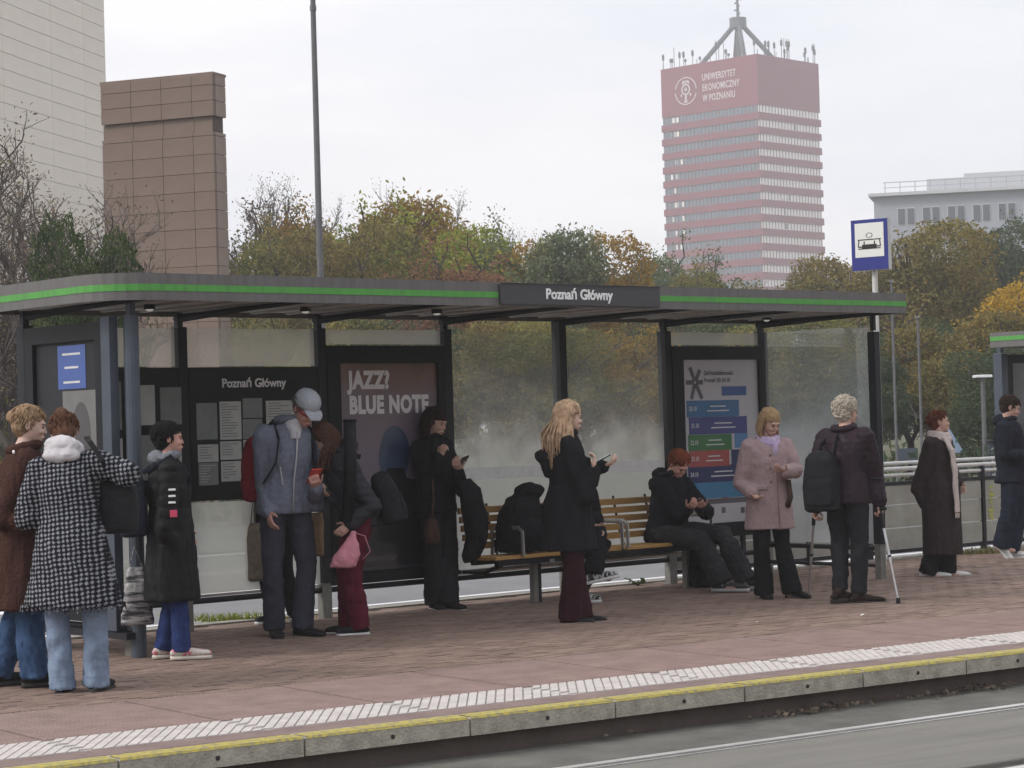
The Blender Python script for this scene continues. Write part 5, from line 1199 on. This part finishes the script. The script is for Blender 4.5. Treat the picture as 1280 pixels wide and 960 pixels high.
# checked carrier bag below
b = MB(); c = q(171, 745, .05); tz = Vector((0, 0, 1))
b.loft([(c + tz * z, X_ * d, Y_ * w) for z, w, d in ((-.21, .105, .03), (-.20, .125, .06), (-.02, .10, .06), (.12, .075, .05), (.19, .065, .03), (.21, .05, .015))], 20, sq=.6)
mp_ = mat('plaid_plastic', (.03, .03, .032), .35, scale=5, stretch=(1, 1, 7), col2=(.36, .35, .35), thr=(.42, .55))
pb = held('carrier_bag', 'black and white plaid plastic bag hanging behind the quilted coat', 'bag', b, mp_, None, .010, root=j.root, amp=.010, seed=35)
MB().tube([c + Vector((0, -.05, .20)), c + Vector((0, -.01, .36)), c + Vector((0, .05, .20))], .006, 6).build('handle', mp_, pb)
# 5 man with the cap
S = (-1.80, 17.42, 205, 1.93); q = LP(*S)
j = person('tall man in a grey cap and grey blue jacket looking down at a red phone', *S, GQ, lean=5, side=-5, headoff=(-.045, .05, -.015), head=(36, 14, 0), elR=q(331, 606, -.04), wrR=q(336, 640, -.17), elL=q(395, 628, .0), wrL=q(394, 609, -.24), knL=(-.13, .04, .5), anL=q(378, 783, .02), knR=(.11, .03, .5), anR=q(343, 784, -.02), female=False, skinm=SK2, cuL=1.0, pnL=(.3, 0, 1), ftL=22, ftR=-10)
m_gj = cloth('grey_blue_jacket', (.15, .165, .215), var=.2, scale=30, rough=.8)
coat(j, m_gj, .845, (.19, .15), 1.04, sleeve=(.074, .070, .062, .054), name='rain_jacket', amp=.009, seed=41, hipw=(.2, .155), sc=(6, 6, 4))
m_gd = cloth('jacket_dark', (.02, .022, .028))
b = MB(); ringtube(b, j.T((0, -.02, 1.48)), .085, .088, .026, 12); b.ell(j.T((0, -.10, 1.46)), (.11, .06, .06)); part(j, b, .010, m_gj, 'hood', .007, (10, 10, 10), 42)
MB().tube([j.T((0, .145, 1.42)), j.T((.0, .165, 1.25)), j.T((.0, .155, 1.08)), Vector((0, .162, .86))], [(.006, .004)] * 4, 6).build('zip', mat('zip_grey', (.4, .4, .42), .5), j.root, True)
MB().tube([j.T((.10, .135, 1.17)), j.T((.075, .155, 1.05))], .005, 6).build('pocket_zip', mat('zip_grey', (.4, .4, .42), .5), j.root)
b = MB(); b.loft([(j.T((0, .04, 1.36)), X_ * .05, Y_ * .115), (j.T((0, .045, 1.45)), X_ * .06, Y_ * .08), (j.T((0, .02, 1.50)), X_ * .06, Y_ * .07)], 14); part(j, b, .009, cloth('white_shirt', (.5, .5, .52)), 'shirt', .003, seed=43)
trousers(j, cloth('slate_trousers', (.042, .045, .062), var=.2), th=.090, kn=.070, hem=.075, name='trousers', seed=44, hemz=.02)
shoes(j, cloth('dark_shoe', (.022, .02, .02), rough=.6), m_dark, L_=.30, ft=(22, -10))
hair(j, cloth('hair_grey', (.12, .10, .09)), 'short', 9, nl=60, vol=.95)
H = j.H; cap_m = cloth('cap_grey', (.34, .36, .40), var=.08)
cp = MB().loft([(H((0, -.012, z)), j.hm @ X_ * (.086 * r), j.hm @ Y_ * (.103 * r)) for z, r in ((.122, 1.0), (.14, 1.03), (.17, .99), (.195, .84), (.212, .60), (.220, .28), (.222, .05))], 20)
cpo = cp.build('cap', cap_m, j.root, True)
br_ = MB().loft([(H((0, .07 + .02 * i, .132 - .006 * i * i * .3)), j.hm @ X_ * (.070 * (1, .99, .95, .82, .55)[i]), j.hm @ Vector((0, 0, .006))) for i in range(5)], 16); br_.build('brim', cap_m, cpo, True)
MB().tube([H((.078, .0, .098)), H((.070, .06, .098)), H((.03, .10, .094)), H((-.03, .10, .094)), H((-.07, .06, .098)), H((-.078, 0, .098))], [(.010, .004)] * 6, 6, ref=(0, 0, 1)).build('sunglasses', mat('red_frame', (.25, .02, .025), .3), j.root)
phone(j, j.gripL, (.0, .75, .6), (0, -.6, .8), 'phone in a red case held by the man with the cap', mat('red_case', (.50, .05, .04), .4), off=(0, .01, .015))
m_rb = cloth('red_backpack', (.22, .018, .028), rough=.7, var=.15)
backpack(j, Vector((.02, -.30, 1.16)), (.37, .22, .47), m_rb, 'dark red backpack on the back of the man with the cap', rz=-8, seed=45)
for s_ in (-1, 1): MB().tube([j.T((s_ * .12, -.16, 1.40)), j.T((s_ * .125, -.02, 1.465)), j.T((s_ * .125, .13, 1.36)), j.T((s_ * .14, .155, 1.2)), j.T((s_ * .18, .05, 1.05))], [(.024, .006)] * 5, 8, ref=(0, 1, 0)).build('shoulder_strap', m_gd, j.root, True)
# 6 companion behind him
S = (-2.02, 18.62, 172, 1.56); q = LP(*S)
j = person('person in dark clothes mostly hidden behind the man with the cap', *S, GQ, head=(15, 0, 0), elR=(.24, -.02, 1.12), wrR=(.22, .06, .93), anL=q(368, 765, 0), anR=q(342, 767, .0), ftR=-38, ftL=30)
coat(j, cloth('black_wool', (.014, .014, .016)), .80, (.2, .16), 1.05, name='jacket', seed=51)
trousers(j, cloth('black_wool', (.014,) * 3), hem=.07, seed=52); shoes(j, cloth('black_canvas', (.02, .02, .022)), mat('white_sole', (.6, .6, .6), .6), ft=(30, -38)); hair(j, cloth('hair_darkbrown', (.035, .022, .016)), 'short', 12)
def tote(c, w, d, h, m, label, root, hs=.22):
    b = MB(); b.loft([(c + Vector((0, 0, z * h)), X_ * w * a, Y_ * d * e) for z, a, e in ((-.5, .46, .3), (-.47, .5, .5), (0, .5, .52), (.4, .49, .4), (.5, .48, .2))], 22, sq=.55)
    t = held('tote_bag', label, 'bag', b, m, None, .011, root=root, amp=.010, sc=(5, 5, 3), seed=53)
    for y in (-.03, .03): MB().tube([c + Vector((-w * .25, y, h * .48)), c + Vector((-w * .12, y, h * .5 + hs)), c + Vector((w * .12, y, h * .5 + hs)), c + Vector((w * .25, y, h * .48))], [(.012, .004)] * 4, 6, ref=(0, 1, 0)).build('handle', m, t, True)
    return t
tote(q(324, 690, -.1), .26, .10, .52, cloth('canvas_beige', (.22, .185, .15), var=.15), 'tall beige canvas tote bag left of the trousers of the man with the cap', j.root, .26)
tote(q(394, 668, -.05), .16, .10, .40, cloth('paper_tan', (.24, .16, .095), var=.2), 'tan bag showing between the man with the cap and the maroon trousers', j.root, .1)
# 7 bowed girl in maroon trousers
S = (-1.27, 17.46, 98, 1.70); q = LP(*S)
j = person('young woman bent over her phone, long brown hair, dark puffer jacket and maroon trousers', *S, GQ, lean=20, head=(30, -14, 0), pel=(0, -.04, -.01), elL=q(466, 632, -.22), wrL=q(438, 655, -.25), elR=q(442, 640, .05), wrR=q(414, 622, -.08), knL=(-.09, .06, .5), knR=(.09, .03, .5), anL=q(450, 781, -.05), anR=q(436, 780, .12), ftL=12, ftR=-4, cuR=.9, pnR=(0, 0, 1))
m_pj = cloth('charcoal_puffer', (.028, .029, .036), rough=.6, bump=.2)
coat(j, m_pj, .845, (.185, .16), 1.04, sleeve=(.078, .074, .066, .056), name='puffer_jacket', amp=.007, seed=61, quilt=(.06, .011), hipw=(.19, .165), sc=(7, 7, 5))
b = MB(); b.ell(j.T((0, -.12, 1.47)), (.12, .075, .075)); ringtube(b, j.T((0, -.03, 1.46)), .09, .085, .03, 15); part(j, b, .011, m_pj, 'hood', .008, (10, 10, 10), 62)
trousers(j, cloth('maroon_trousers', (.095, .012, .026), var=.2), th=.115, kn=.098, hem=.078, hip=.175, name='trousers', seed=63, amp=.010)
shoes(j, cloth('black_canvas', (.02,) * 3), mat('white_sole', (.6,) * 3, .6), L_=.265, ft=(12, -4))
hair(j, cloth('hair_brown_long', (.075, .038, .026), var=.5, scale=50, bump=.8), 'long', 15, .30, extra=lambda u, o: Vector((0, .012, 0)))
phone(j, j.gripR, (0, .8, .5), (0, -.5, .8), 'phone held by the bowed young woman in maroon trousers')
b = MB().tube([q(437, 526, -.32), q(438, 580, -.30), q(433, 652, -.28)], [.050, .052, .050], 14); b.tube([q(437, 524, -.32), q(437, 527, -.32)], .054, 14)
held('carrying_tube', 'upright black carrying tube in front of the bowed young woman', 'tube', b, cloth('tube_black', (.012, .012, .014), rough=.5), None, root=j.root)
backpack(j, q(484, 622, .02), (.30, .20, .42), cloth('backpack_black', (.014, .014, .017), rough=.7), 'black backpack on the back of the bowed young woman', rx=-18, seed=64, straps=[[j.T((-.11, -.17, 1.36)), j.T((-.12, -.0, 1.47)), j.T((-.12, .14, 1.30))]])
b = MB(); c = q(437, 690, -.30)
b.loft([(c + Vector((.0, dy, z)), Y_ * w, X_ * d) for z, w, d, dy in ((-.12, .05, .02, .08), (-.115, .10, .05, .06), (-.03, .105, .06, .02), (.06, .06, .04, -.01), (.13, .025, .02, -.03), (.16, .02, .015, -.035))], 18, sq=.8)
m_pk = cloth('pink_fabric', (.52, .22, .27), var=.12)
pk = held('pink_bag', 'small pale pink cloth bag dangling in front of the maroon trousers', 'bag', b, m_pk, None, .009, root=j.root, amp=.008)
MB().tube([c + Vector((0, -.03, .15)), c + Vector((0, -.12, .12)), c + Vector((0, -.16, .0)), c + Vector((0, -.10, -.06))], [(.010, .004)] * 4, 6, ref=(1, 0, 0)).build('strap', m_pk, pk, True)
# 8 woman leaning on the post
S = (-.70, 19.62, -125, 1.75); q = LP(*S)
j = person('dark haired woman in black leaning on the post beside the jazz poster', *S, GQ, lean=-2, head=(20, 6, 0), elR=q(533, 612, -.18), wrR=q(549, 572, -.22), elL=q(577, 612, -.02), wrL=q(572, 588, -.26), knL=(-.1, .05, .5), anL=q(561, 752, -.03), anR=q(543, 752, .03), ftL=-12, ftR=-32, cuL=.8, pnL=(0, 0, 1), cuR=1.2)
m_bk = cloth('black_cloth', (.012, .012, .014), rough=.9)
coat(j, m_bk, .82, (.2, .165), 1.04, sleeve=(.078, .074, .066, .055), name='jacket', amp=.012, seed=71)
trousers(j, cloth('black_jeans', (.022, .023, .026)), th=.095, kn=.080, hem=.088, name='trousers', seed=72, hemz=.02)
shoes(j, cloth('black_canvas', (.02,) * 3), mat('white_sole', (.6,) * 3, .6), L_=.28, ft=(-12, -32))
hair(j, cloth('hair_espresso', (.030, .018, .014), var=.3, bump=.8), 'bob', 17, .10, vol=1.08)
b = MB(); ringtube(b, j.T((0, -.01, 1.465)), .08, .08, .024, 15); part(j, b, .010, m_bk, 'collar', .004, seed=73)
phone(j, q(579, 576, -.30), (.5, .7, .45), (0, -.5, .8), 'phone held by the woman leaning on the post')
b = MB(); c = q(592, 640, -.12)
b.loft([(q(578, 600, -.14), X_ * .10, Y_ * .05), (q(587, 612, -.14), X_ * .13, Y_ * .07), (q(594, 645, -.12), X_ * .14, Y_ * .09), (q(597, 672, -.1), X_ * .12, Y_ * .09), (q(588, 694, -.1), X_ * .09, Y_ * .07), (q(586, 704, -.1), X_ * .04, Y_ * .03)], 18)
held('folded_coat', 'black coat draped over the arm of the woman leaning on the post', 'coat', b, m_bk, None, .012, root=j.root, amp=.018, sc=(6, 6, 2), seed=74)
b = MB(); c = q(540, 664, -.26); b.loft([(c + Vector((0, 0, z)), X_ * w, Y_ * d) for z, w, d in ((-.11, .05, .02), (-.10, .08, .04), (0, .085, .045), (.09, .06, .03), (.11, .04, .02))], 16, sq=.8)
hb = held('handbag', 'small brown handbag hanging before the woman leaning on the post', 'bag', b, cloth('bag_brown', (.055, .028, .022), rough=.6), None, .010, root=j.root)
MB().tube([c + Vector((0, 0, .1)), q(542, 625, -.26), q(540, 588, -.22), q(538, 562, -.12)], [(.012, .004)] * 4, 6, ref=(0, 1, 0)).build('strap', cloth('strap_brown', (.10, .06, .045)), hb, True)
# 9 hooded person on the bench, behind the blonde woman
c = sh(3.72, -.50); S = (c.x, c.y, 221, 1.74); q = LP(*S)
j = person('hooded person in black sitting on the bench behind the blond woman, legs crossed', *S, GQ, lean=22, head=(25, 0, 0), pel=(0, 0, -.42), elL=(-.27, .10, .80), wrL=(-.10, .32, .68), elR=(.27, .10, .80), wrR=(.10, .32, .68), knL=(-.08, .44, .50), knR=(.02, .50, .60), anL=q(722, 741, -.40), anR=q(744, 716, -.52), ftL=35, ftR=45)
coat(j, m_bk, .86, (.21, .19), 1.18, name='hooded_jacket', amp=.010, seed=81)
b = MB(); b.ell(j.H((0, -.03, .115)), (.105, .125, .125), j.hm); b.ell(j.T((0, -.10, 1.42)), (.13, .08, .08)); part(j, b, .012, m_bk, 'hood', .008, (9, 9, 9), 82)
trousers(j, m_bk, hem=.075, seed=83, hemz=.02); shoes(j, mat('striped_sneaker', (.02, .02, .02), .5, scale=11, col2=(.55, .55, .55), stretch=(1, 5, 1), thr=(.52, .56), detail=1), mat('white_sole', (.6,) * 3, .6), ft=(35, 45), pitch=(0, 12), L_=.29)
c2 = sh(3.20, -.50); t = thing('backpack', 'big bulging black backpack standing on the bench left of the hooded person', 'backpack', (c2.x, c2.y, .455), SA)
b = MB(); b.loft([(Vector((sx_, 0, z)), X_ * w, Y_ * d) for z, w, d, sx_ in ((.01, .20, .14, 0), (.05, .235, .17, 0), (.22, .235, .18, 0), (.38, .20, .16, .02), (.48, .15, .13, .04), (.53, .08, .08, .05))], 22, sq=.85); b.ell((.10, -.02, .55), (.16, .12, .075)); b.ell((.02, -.15, .18), (.15, .07, .13))
me = remesh(b, .012, 2, .6, 'pack'); displace(me, .012, (5, 5, 5), 84); me.materials.append(m_bk); obj('pack', me, None, t)
MB().tube([(-.20, -.06, .05), (-.27, -.05, .14), (-.24, -.05, .28), (-.14, -.05, .40)], [(.018, .005)] * 4, 6, ref=(0, 1, 0)).build('strap', m_bk, t, True)
# 10 blond woman
S = (.42, 17.96, -84, 1.755); q = LP(*S)
j = person('blond woman with long wavy hair, black coat and wine red trousers', *S, GQ, lean=1, head=(8, 4, 0), elR=q(733, 622, -.20), wrR=q(741, 588, -.20), elL=(-.22, .08, 1.12), wrL=(-.10, .30, 1.20), knL=(-.09, .03, .5), anL=q(727, 768, .08), anR=q(712, 770, -.03), ftL=-6, ftR=-18, cuR=.8, cuL=.8, pnR=(0, 0, 1), pnL=(0, 0, 1), skinm=SK3)
coat(j, m_bk, .56, (.235, .225), 1.04, sleeve=(.076, .074, .068, .058), name='long_coat', amp=.010, seed=91, hipw=(.20, .185), sc=(6, 6, 1.5))
b = MB(); ringtube(b, j.T((0, -.02, 1.46)), .085, .09, .028, 10); b.ell(j.T((0, -.10, 1.43)), (.12, .06, .05)); part(j, b, .011, m_bk, 'collar', .005, seed=92)
trousers(j, cloth('wine_trousers', (.034, .010, .015), var=.2), th=.095, kn=.080, hem=.092, name='trousers', seed=93, hemz=.03, amp=.009)
shoes(j, cloth('black_leather', (.018,) * 3), m_dark, ft=(-6, -18), hgt=.07)
hair(j, cloth('hair_blond', (.42, .29, .19), var=.5, scale=22, bump=.9), 'long', 19, .37, vol=1.08, nl=230, extra=lambda u, o: Vector((0, -.006, 0)))
phone(j, q(752, 574, -.06), (.1, .85, .45), (0, -.5, .8), 'phone held by the blond woman in front of the bench')
b = MB(); c = q(681, 578, -.02); b.ell(c + Vector((0, .05, 0)), (.08, .09, .13)); b.ell(c + Vector((0, .0, .05)), (.07, .08, .06))
held('bag', 'black soft bag on the back of the blond woman', 'bag', b, m_bk, None, .012, root=j.root, amp=.010)
# 11 red haired boy
c = sh(5.04, -.46); S = (c.x, c.y, 229, 1.78); q = LP(*S)
j = person('young man with short red hair and black hoodie sitting on the bench', *S, GQ, lean=14, head=(38, -10, 0), pel=(0, 0, -.42), elR=q(850, 646, -.22), wrR=q(861, 636, -.40), elL=q(882, 640, -.08), wrL=q(878, 634, -.34), knR=q(876, 676, -.42), anR=q(902, 727, -.60), knL=q(903, 668, -.30), anL=q(932, 724, -.42), ftR=12, ftL=22, female=False, skinm=SK2, cuL=.9, cuR=.9, pnL=(.6, 0, 1), pnR=(-.6, 0, 1))
m_hd = cloth('black_hoodie', (.014, .015, .020))
coat(j, m_hd, .86, (.19, .16), 1.03, sleeve=(.078, .073, .066, .054), name='hoodie', amp=.010, seed=101, sc=(6, 6, 4))
b = MB(); ringtube(b, j.T((0, -.03, 1.465)), .088, .085, .026, 15); b.ell(j.T((0, -.12, 1.44)), (.12, .06, .07)); part(j, b, .010, m_hd, 'hood', .007, (9, 9, 9), 102)
trousers(j, cloth('washed_black_jeans', (.028, .029, .032), var=.5, scale=5), th=.10, kn=.088, hem=.095, name='trousers', seed=103, amp=.014, hemz=.02)
shoes(j, mat('black_white_sneaker', (.025, .025, .025), .5, scale=9, col2=(.5, .5, .5), thr=(.58, .62), detail=1), mat('grey_sole', (.4, .4, .4), .6), L_=.34, ft=(12, 22))
hair(j, cloth('hair_red', (.19, .055, .028), var=.3, bump=.6), 'short', 23, nl=110)
phone(j, q(872, 630, -.42), (.3, .7, .6), (0, -.6, .8), 'phone held by the red haired young man')
c = gp(880, 734); t = thing('backpack', 'black backpack on the ground between the legs of the red haired young man', 'backpack', (c.x, c.y + .02, 0), SA)
b = MB().loft([(Vector((0, 0, z)), X_ * w, Y_ * d) for z, w, d in ((.01, .13, .11), (.04, .155, .13), (.2, .15, .13), (.34, .12, .10), (.41, .07, .05))], 20, sq=.8); me = remesh(b, .012, 2, .6, 'pack'); displace(me, .010, (6, 6, 6), 104); me.materials.append(m_bk); obj('pack', me, None, t)
MB().tube([(-.13, -.06, .03), (-.22, -.1, .02), (-.20, -.08, .10), (-.12, -.06, .22)], [(.014, .004)] * 4, 6).build('strap', m_bk, t, True)
# 12 woman in the pink coat
S = (2.24, 19.70, 196, 1.66); q = LP(*S)
j = person('woman with blond bob in a pale pink coat with lilac scarf and black flared trousers', *S, GQ, lean=1, head=(26, 16, 0), elR=q(926, 604, .0), wrR=q(941, 617, -.16), elL=q(994, 588, -.02), wrL=q(982, 590, -.22), hdL=(.75, .4, .2), pnL=(0, -.4, 1), knL=(-.10, .03, .5), knR=(.10, .03, .5), anL=q(990, 738, -.02), anR=q(955, 740, .02), ftL=38, ftR=-6, skinm=SK)
m_pc = cloth('pink_coat', (.36, .26, .265), var=.10, scale=20)
coat(j, m_pc, .63, (.235, .185), 1.10, sleeve=(.076, .072, .066, .060), name='pink_coat', amp=.006, seed=111, hipw=(.205, .155), sc=(5, 5, 2))
MB().tube([j.T((-.02, .135, 1.36)), j.T((-.02, .145, 1.15)), Vector((-.02, .165, .95)), Vector((-.02, .188, .66))], [(.004, .003)] * 4, 6).build('coat_seam', cloth('pink_coat_shade', (.25, .15, .155)), j.root, True)
for i in range(3): MB().ell(j.T((.035, .142 + (.0), 1.30 - i * .12)), (.013, .008, .013)).build('coat_button', cloth('pink_coat_shade', (.25, .15, .155)), j.root)
MB().bbox(j.T((.12, .125, 1.01)), (.11, .03, .035), .008, rz=-.5).build('pocket_flap', m_pc, j.root)
b = MB(); ringtube(b, j.T((0, .0, 1.455)), .080, .088, .030, -14); ringtube(b, j.T((0, .02, 1.425)), .082, .092, .026, -22); b.tube([j.T((-.01, .10, 1.43)), j.T((-.02, .125, 1.36)), j.T((-.015, .130, 1.30))], [.034, .030, .018], 10, rnd_end=True)
part(j, b, .009, mat('lilac_scarf', (.40, .30, .50), .9, scale=14, col2=(.56, .46, .58)), 'scarf', .007, (12, 12, 12), 112)
trousers(j, cloth('black_flares', (.013, .013, .015)), th=.088, kn=.070, hem=.092, name='trousers', seed=113, hemz=.02)
shoes(j, cloth('black_patent', (.014, .012, .012), rough=.25), m_dark, L_=.25, hgt=.06, sole=.012, heel=.055, ft=(38, -6))
hair(j, cloth('hair_honey', (.32, .215, .12), var=.4, scale=50, bump=.8), 'bob', 27, .11, vol=1.04, nl=170)
MB().tube([q(985, 600, -.1), q(988, 622, -.1), q(984, 634, -.1)], [(.028, .012)] * 3, 8).build('glove', cloth('brown_glove', (.08, .05, .04)), j.root, True)
# 13 elderly person with crutches
S = (2.82, 18.98, -42, 1.73); q = LP(*S)
j = person('elderly person with curly pale hair and dark jacket, walking on two crutches', *S, GQ, lean=3, side=-1, head=(6, -10, 0), elR=q(1093, 592, -.02), wrR=q(1099, 628, -.06), elL=q(1019, 596, .08), wrL=q(1019, 634, .06), knL=(-.10, .03, .5), knR=(.10, .02, .5), anL=q(1050, 741, .0), anR=q(1074, 744, -.03), ftL=-24, ftR=-38, skinm=SK, cuL=1.3, cuR=1.3, female=False)
m_ej = cloth('aubergine_quilt', (.026, .016, .022), rough=.55, bump=.2)
coat(j, m_ej, .83, (.21, .175), 1.12, sleeve=(.08, .076, .068, .058), name='quilted_jacket', amp=.008, seed=121, quilt=(.055, .009), hipw=(.215, .18), sc=(6, 6, 3))
b = MB(); ringtube(b, j.T((0, -.02, 1.465)), .082, .085, .030, 8); part(j, b, .010, m_ej, 'collar', .005, seed=122)
trousers(j, cloth('charcoal_trousers', (.022, .022, .026)), th=.10, kn=.075, hem=.062, name='trousers', seed=123, amp=.009, hemz=-.02)
shoes(j, cloth('brown_black_boot', (.030, .022, .018), rough=.6), m_dark, L_=.31, boot=.05, name='boot', hgt=.10, sole=.03, ft=(-24, -38))
hair(j, cloth('hair_greyblond', (.46, .41, .34), var=.35, scale=60, bump=.8), 'curly', 29, vol=1.05)
backpack(j, q(1027, 602, -.14), (.31, .20, .50), cloth('backpack_black', (.014,) * 3, rough=.7), 'black backpack slung on the left shoulder of the elderly person on crutches', rz=18, seed=124, straps=[[q(1042, 572, -.24), q(1046, 548, -.12), q(1052, 540, .0)], [q(1022, 574, -.18), q(1026, 556, -.05), q(1036, 548, .08)]])
m_cr = mat('crutch_silver', (.55, .55, .56), .3, metal=.7)
def crutch(top, grip, foot, label):
    t = thing('crutch', label, 'crutch', foot); f = Vector((0, 0, .02)); g_ = grip - foot; tp = top - foot; d = (g_ - f).normalized()
    MB().tube([f, f.lerp(g_, .5)], .0095, 8).build('lower_tube', m_cr, t); MB().tube([f.lerp(g_, .42), g_], .0125, 8).build('upper_tube', m_cr, t); MB().tube([f.lerp(g_, .48), f.lerp(g_, .50)], .017, 8).build('clip', m_case, t)
    MB().tube([g_ - d * .16, g_, tp], .017, 8).build('handle_shaft', m_case, t); MB().tube([g_ - Vector((.02, -.04, 0)), g_ + Vector((.03, -.09, .01))], .015, 8).build('grip', m_case, t)
    MB().tube([(0, 0, 0), (0, 0, .045)], [.02, .016], 8).build('rubber_tip', m_case, t)
    b = MB(); ringtube(b, tp, .05, .05, .009, 0, 12, .75, a0=1.2); b.build('arm_cuff', m_case, t, True)
    return t
c = Vector(S[:2]).to_3d()
crutch(at(1095, 598, 18.90), at(1100, 637, 18.90), gp(1123, 754), 'white crutch in the right hand, planted beside the brown boots')
crutch(at(1019, 600, 19.05), at(1018, 637, 19.05), gp(1011, 748), 'crutch on the left side, its tip next to the black high heels')
# 14 woman with the long scarf
S = (4.16, 21.80, -126, 1.60); q = LP(*S)
j = person('woman with reddish bun in a long dark brown coat and long cream scarf, white shoes', *S, GQ, lean=0, head=(-2, 30, 0), elR=q(1146, 612, -.04), wrR=q(1158, 634, -.03), elL=(-.25, .0, 1.12), wrL=(-.2, .12, .95), knL=(-.09, .03, .5), anL=q(1184, 713, .04), anR=q(1160, 714, -.03), ftL=16, ftR=14, skinm=SK)
m_db = cloth('umber_coat', (.036, .026, .026), var=.15)
coat(j, m_db, .23, (.235, .20), 1.0, sleeve=(.075, .073, .066, .058), name='long_coat', amp=.010, seed=131, hipw=(.215, .19), sc=(5, 5, 1.2))
b = MB(); b.tube([j.T((.05, .11, 1.44)), j.T((.06, .17, 1.30)), j.T((.05, .19, 1.15))], [(.035, .01)] * 3, 8); part(j, b, .010, m_db, 'lapel', .002, seed=132)
m_sc = mat('cream_scarf', (.47, .39, .36), .95, scale=26, col2=(.58, .51, .47), bump=.5, bscale=90)
b = MB(); ringtube(b, j.T((0, .0, 1.47)), .083, .09, .034, -6); ringtube(b, j.T((0, .01, 1.435)), .098, .102, .032, -10)
b.tube([j.T((.06, .10, 1.43)), j.T((.075, .175, 1.30)), j.T((.075, .20, 1.1)), Vector((.08, .205, .92)), Vector((.08, .215, .66))], [(.048, .020), (.050, .018), (.050, .016), (.052, .015), (.056, .014)], 12, ref=(1, 0, 0))
part(j, b, .009, m_sc, 'scarf', .007, (14, 14, 5), 133)
k = MB()
for i in range(14): p = Vector((.03 + i * .0075, .215, .655)); k.tube([p, p + Vector((rnd.gauss(0, .003), rnd.gauss(0, .003), -.05))], [.004, .002], 4)
k.build('fringe', m_sc, j.root)
trousers(j, cloth('black_wool', (.014,) * 3), kn=.09, hem=.095, seed=134); shoes(j, mat('white_leather', (.62, .61, .60), .5), mat('white_sole', (.6,) * 3, .6), L_=.33, hgt=.07, ft=(30, 26))
hair_bun(j, cloth('hair_auburn', (.115, .040, .024), var=.35, bump=.8), 31, (0, -.12, .10), .034)
# 15 person at the right edge
c = gp(1268, 697); S = (c.x, c.y, -112, 1.74); q = LP(*S)
j = person('person in wide navy trousers and white sneakers at the right edge', *S, GQ, lean=-3, head=(22, 10, 0), elR=(.25, -.02, 1.1), wrR=(.16, .2, 1.08), elL=(-.25, .0, 1.1), wrL=(-.12, .24, 1.12), knL=(-.09, .05, .5), anL=q(1264, 688, .05), knR=(.09, -.02, .52), anR=q(1252, 682, -.02), ftL=-6, ftR=6, cuR=.9, pnR=(0, 0, 1), female=False)
m_nv = cloth('navy_black', (.014, .016, .024))
coat(j, m_nv, .80, (.21, .19), 1.15, name='jacket', amp=.010, seed=141); b = MB(); b.ell(j.T((0, -.09, 1.46)), (.11, .07, .07)); ringtube(b, j.T((0, -.01, 1.465)), .085, .085, .028, 10); part(j, b, .011, m_nv, 'hood', .006, seed=142)
trousers(j, cloth('navy_trousers', (.020, .025, .040)), th=.10, kn=.088, hem=.09, name='trousers', seed=143, amp=.012, hemz=.02)
shoes(j, mat('white_leather', (.62, .61, .60), .5), mat('white_sole', (.6,) * 3, .6), L_=.30, ft=(-10, 8), pitch=(0, -55))
hair(j, cloth('hair_darkbrown', (.035, .022, .016)), 'short', 33)
phone(j, j.gripR, (0, .8, .5), (0, -.5, .8), 'phone held by the person at the right edge')
# ------------------------------------------------------------------ air
hz = MB().box((0, 390, 52), (860, 960, 110)).build('haze', None, kind='stuff')
mh_ = bpy.data.materials.new('haze_air'); mh_.use_nodes = True; t = mh_.node_tree; t.nodes.clear(); o_ = t.nodes.new('ShaderNodeOutputMaterial'); v_ = t.nodes.new('ShaderNodeVolumePrincipled')
v_.inputs['Color'].default_value = (.94, .94, .97, 1); v_.inputs['Density'].default_value = .00092; v_.inputs['Anisotropy'].default_value = .1; t.links.new(v_.outputs[0], o_.inputs['Volume']); hz.data.materials.append(mh_)
hz.location = (0, -40, 0)
